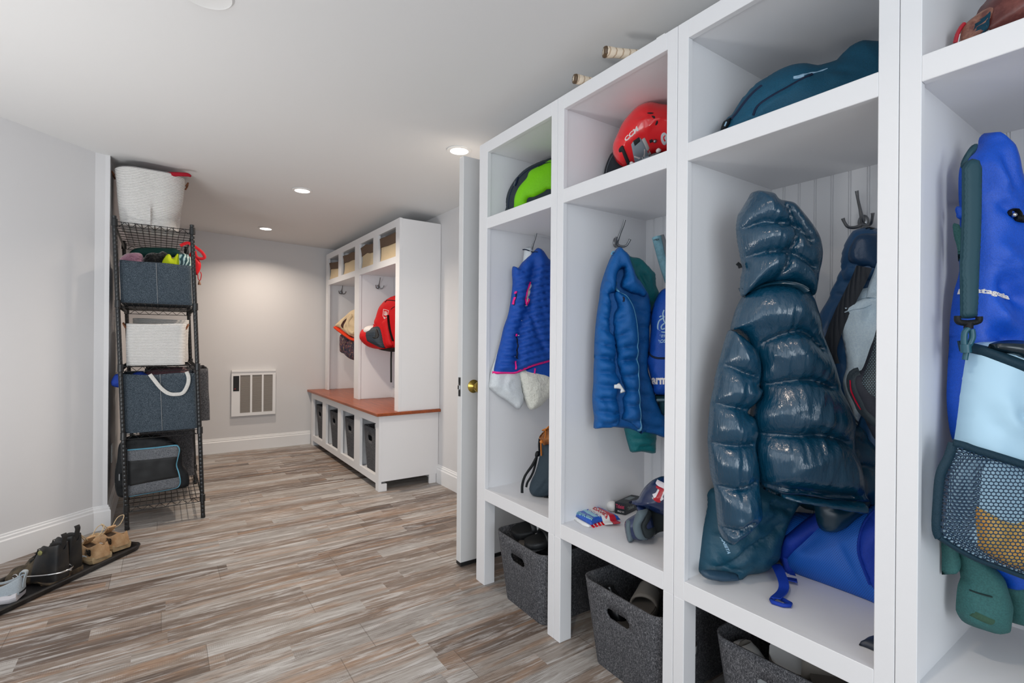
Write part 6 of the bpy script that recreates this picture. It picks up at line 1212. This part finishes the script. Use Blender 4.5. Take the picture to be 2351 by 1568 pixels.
Puff('mesh_pocket', NETA, t, ps, K('B7', '272 548 330 562 370 578 450 602 560 636 617 654 760 690 960 760')+K('P', '2520 1210 2500 1384')+K('B7', '617 1198 500 1154 400 1118 300 1068 215 1014 198 1000 184 975 190 850 212 700 250 620'), T=.026, back=.012, Rr=.05, off=.055, sp=.0085, folds=[(K('B7', '260 620 255 780 300 900 340 980'), -.010, .010), (K('B7', '355 590 345 780 340 940'), -.010, .010)])
strip('pocket_binding', TRM, t, None, K('B7', '270 545 330 560 370 576 450 600 560 634 617 652 780 700'), .016, .004, plane=ps, off=.062)
strip('pocket_binding', TRM, t, None, K('B7', '275 545 250 620 212 700 198 850 194 960 208 1005'), .018, .004, plane=ps, off=.060)
strip('pocket_binding', TRM, t, None, K('B7', '205 1005 300 1066 400 1116 500 1152 617 1196 780 1250'), .010, .004, plane=ps, off=.062)
WBS = ribbed('charcoal_ribbed_strap', '#17424f', .6, (600, 600, 0), .5, .001)
sl_ = Puff('shoulder_strap', WBS, t, ps, K('B6', '400 395 428 352 470 334 508 346 528 392 524 700 512 1000 499 1322 442 1330 390 1328 386 1000 400 700'), T=.008, back=.006, Rr=.01, off=.02, sp=.007, smooth=False)
Puff('strap_fold', WBS, t, ps, K('B6', '500 243 460 256 420 310 393 368 400 400 425 372 450 330 490 290'), T=.008, back=.006, off=.0, sp=.006)
wq = lambda q, o: [tuple(p) for p in ps.w(ps.uv(K('B6', q), o), np.array([o]*len(K('B6', q))))]
tube('clip_bar', wq('374 1312 380 1348 440 1356 502 1346 508 1316', .03), .006, BNY, t); tube('clip_swivel', wq('442 1356 442 1392', .03), .008, BNY, t, per=1)
tube('clip_hook', wq('440 1390 418 1420 416 1490 432 1510 466 1450 462 1395', .032), .0055, CLIP, t); tube('clip_gate', wq('424 1490 428 1540', .032), .009, CLIP, t, per=1); tube('clip_tail', wq('428 1540 420 1585', .03), .005, CLIP, t, per=1)
# ------------------------------------------------------------------ footwear in the felt bins
def footbed(toe, az, pitch, roll, L, Wd, th=.022):
    """local frame: x from toe to heel"""
    M3 = Matrix.Rotation(R(az), 3, 'Z') @ Matrix.Rotation(R(pitch), 3, 'Y') @ Matrix.Rotation(R(roll), 3, 'X'); T0 = Vector(toe)
    return lambda x, y, z: tuple(T0+M3 @ Vector((x, y, z)))
def slide(label, toe, az, pitch, roll, group, mS, mB, mStrap, L=.26, Wd=.10, name='slide_sandal', clog=False, cat='sandal', stripes=None):
    X = footbed(toe, az, pitch, roll, L, Wd); t = thing(name, label, cat, toe, group); tt = [0, .03, .1, .22, .35, .5, .65, .8, .92, .98, 1.0]; wd = [.12, .3, .42, .49, .48, .42, .38, .39, .36, .22, .08]
    def ring(g, z, cup=0): 
        l = [X(q*L, w*Wd*g, z+cup*abs(q-.5)*.02) for q, w in zip(tt, wd)]; r = [X(q*L, -w*Wd*g, z+cup*abs(q-.5)*.02) for q, w in zip(tt, wd)]; return l+r[::-1]
    loft('sole', [ring(.94, -.024), ring(1.0, -.018), ring(1.02, -.004), ring(.98, 0.0)], mS, t, closed_top=True, ang=60)
    loft('footbed', [ring(.95, -.002), ring(.92, .004), ring(.88, .003)], mB, t, closed_top=True, ang=60)
    a0, a1, hgt = (.04, .55, .055) if clog else (.30, .62, .058); V = []; F = []; m = 13; nq = 7
    for i in range(nq):
        q = a0+(a1-a0)*i/(nq-1); w = np.interp(q, tt, wd)*Wd*1.03; hh = hgt*(.75+.25*i/(nq-1)) if not clog else hgt*math.sin(min(1, i/(nq-1)+.25)*math.pi/2)
        for k in range(m): an = math.pi*k/(m-1); V.append(X(q*L, w*math.cos(an), -.008+hh*math.sin(an)**.8))
    for i in range(nq-1):
        for k in range(m-1): F.append((i*m+k, i*m+k+1, (i+1)*m+k+1, (i+1)*m+k))
    me = mesh_vf('strap', V, F, True); o = mobj('strap', me, mStrap, t); so = o.modifiers.new('thickness', 'SOLIDIFY'); so.thickness = .006
    if stripes:
        for q in ((.41, .53) if not clog else (.5,)): tube('stripe', [X(q*L, np.interp(q, tt, wd)*Wd*1.06*math.cos(math.pi*k/10), -.004+hgt*1.08*math.sin(math.pi*k/10)**.8) for k in range(11)], .006, stripes, t, 6, 1)
    return t
BKS = mat('black_moulded_sole', '#17191c', .5); BKB = mat('black_footbed', '#101215', .8, bump=(250, .3, .001)); GRS = mat('grey_suede', '#8b8680', .85, bump=(160, .3, .001)); GRB = mat('taupe_footbed', '#5f5a55', .85); WHC = mat('off_white_rubber', '#cfd0d0', .5)
GS = 'footwear in the felt bins'
A0 = [EYE+ray(*q)*((.31-CH)/ray(*q)[2]) for q in K('D5', '352 360 530 510')]
def P3(px, z): d = ray(*px); return tuple(EYE+d*((z-CH)/d[2]))
slide('black slide with white stripes, left one in the farthest felt bin', P3((1176, 1220), .315), -20, -10, 8, GS, BKS, BKB, BKS, stripes=WHC)
slide('black slide with white stripes, right one in the farthest felt bin', P3((1206, 1246), .312), -12, -6, 0, GS, BKS, BKB, BKS, stripes=WHC)
slide('white sandal under the black slides in the farthest felt bin', P3((1198, 1252), .285), 12, 4, 0, GS, WHC, GRB, WHC, stripes=None)
slide('grey suede sandal on the right in the middle felt bin', P3((1462, 1420), .225), 25, -6, -10, GS, GRB, GRB, GRS)
slide('grey sandal seen through the hand hole of the middle felt bin', P3((1418, 1424), .185), -60, 4, -4, GS, WHC, GRB, GRS)
t = thing('water_bottle', 'black bottle leaning in the left corner of the middle felt bin', 'bottle', (1.38, 1.26, .2))
ba = np.array(P3((1396, 1345), .285)); lathe('flask', [(.001, -.002), (.018, 0), (.020, .008), (.019, .014), (.026, .03), (.030, .06), (.032, .16), (.03, .17)], tuple(ba), (.12, -.35, -1), mat('black_gloss_plastic', '#0b0c0e', .25), t, 20)
slide('pale grey clog on the left in the nearest felt bin', P3((1705, 1470), .27), -95, 62, 0, GS, WHC, GRS, WHC, clog=True, cat='clog', name='clog')
slide('taupe sandal in the middle of the nearest felt bin', P3((1766, 1492), .275), -62, 2, 30, GS, GRB, WHC, GRS, cat='sandal')
slide('dark sandal on the right in the nearest felt bin', P3((1860, 1548), .262), -70, -2, 20, GS, BKS, GRB, BKS, cat='sandal')
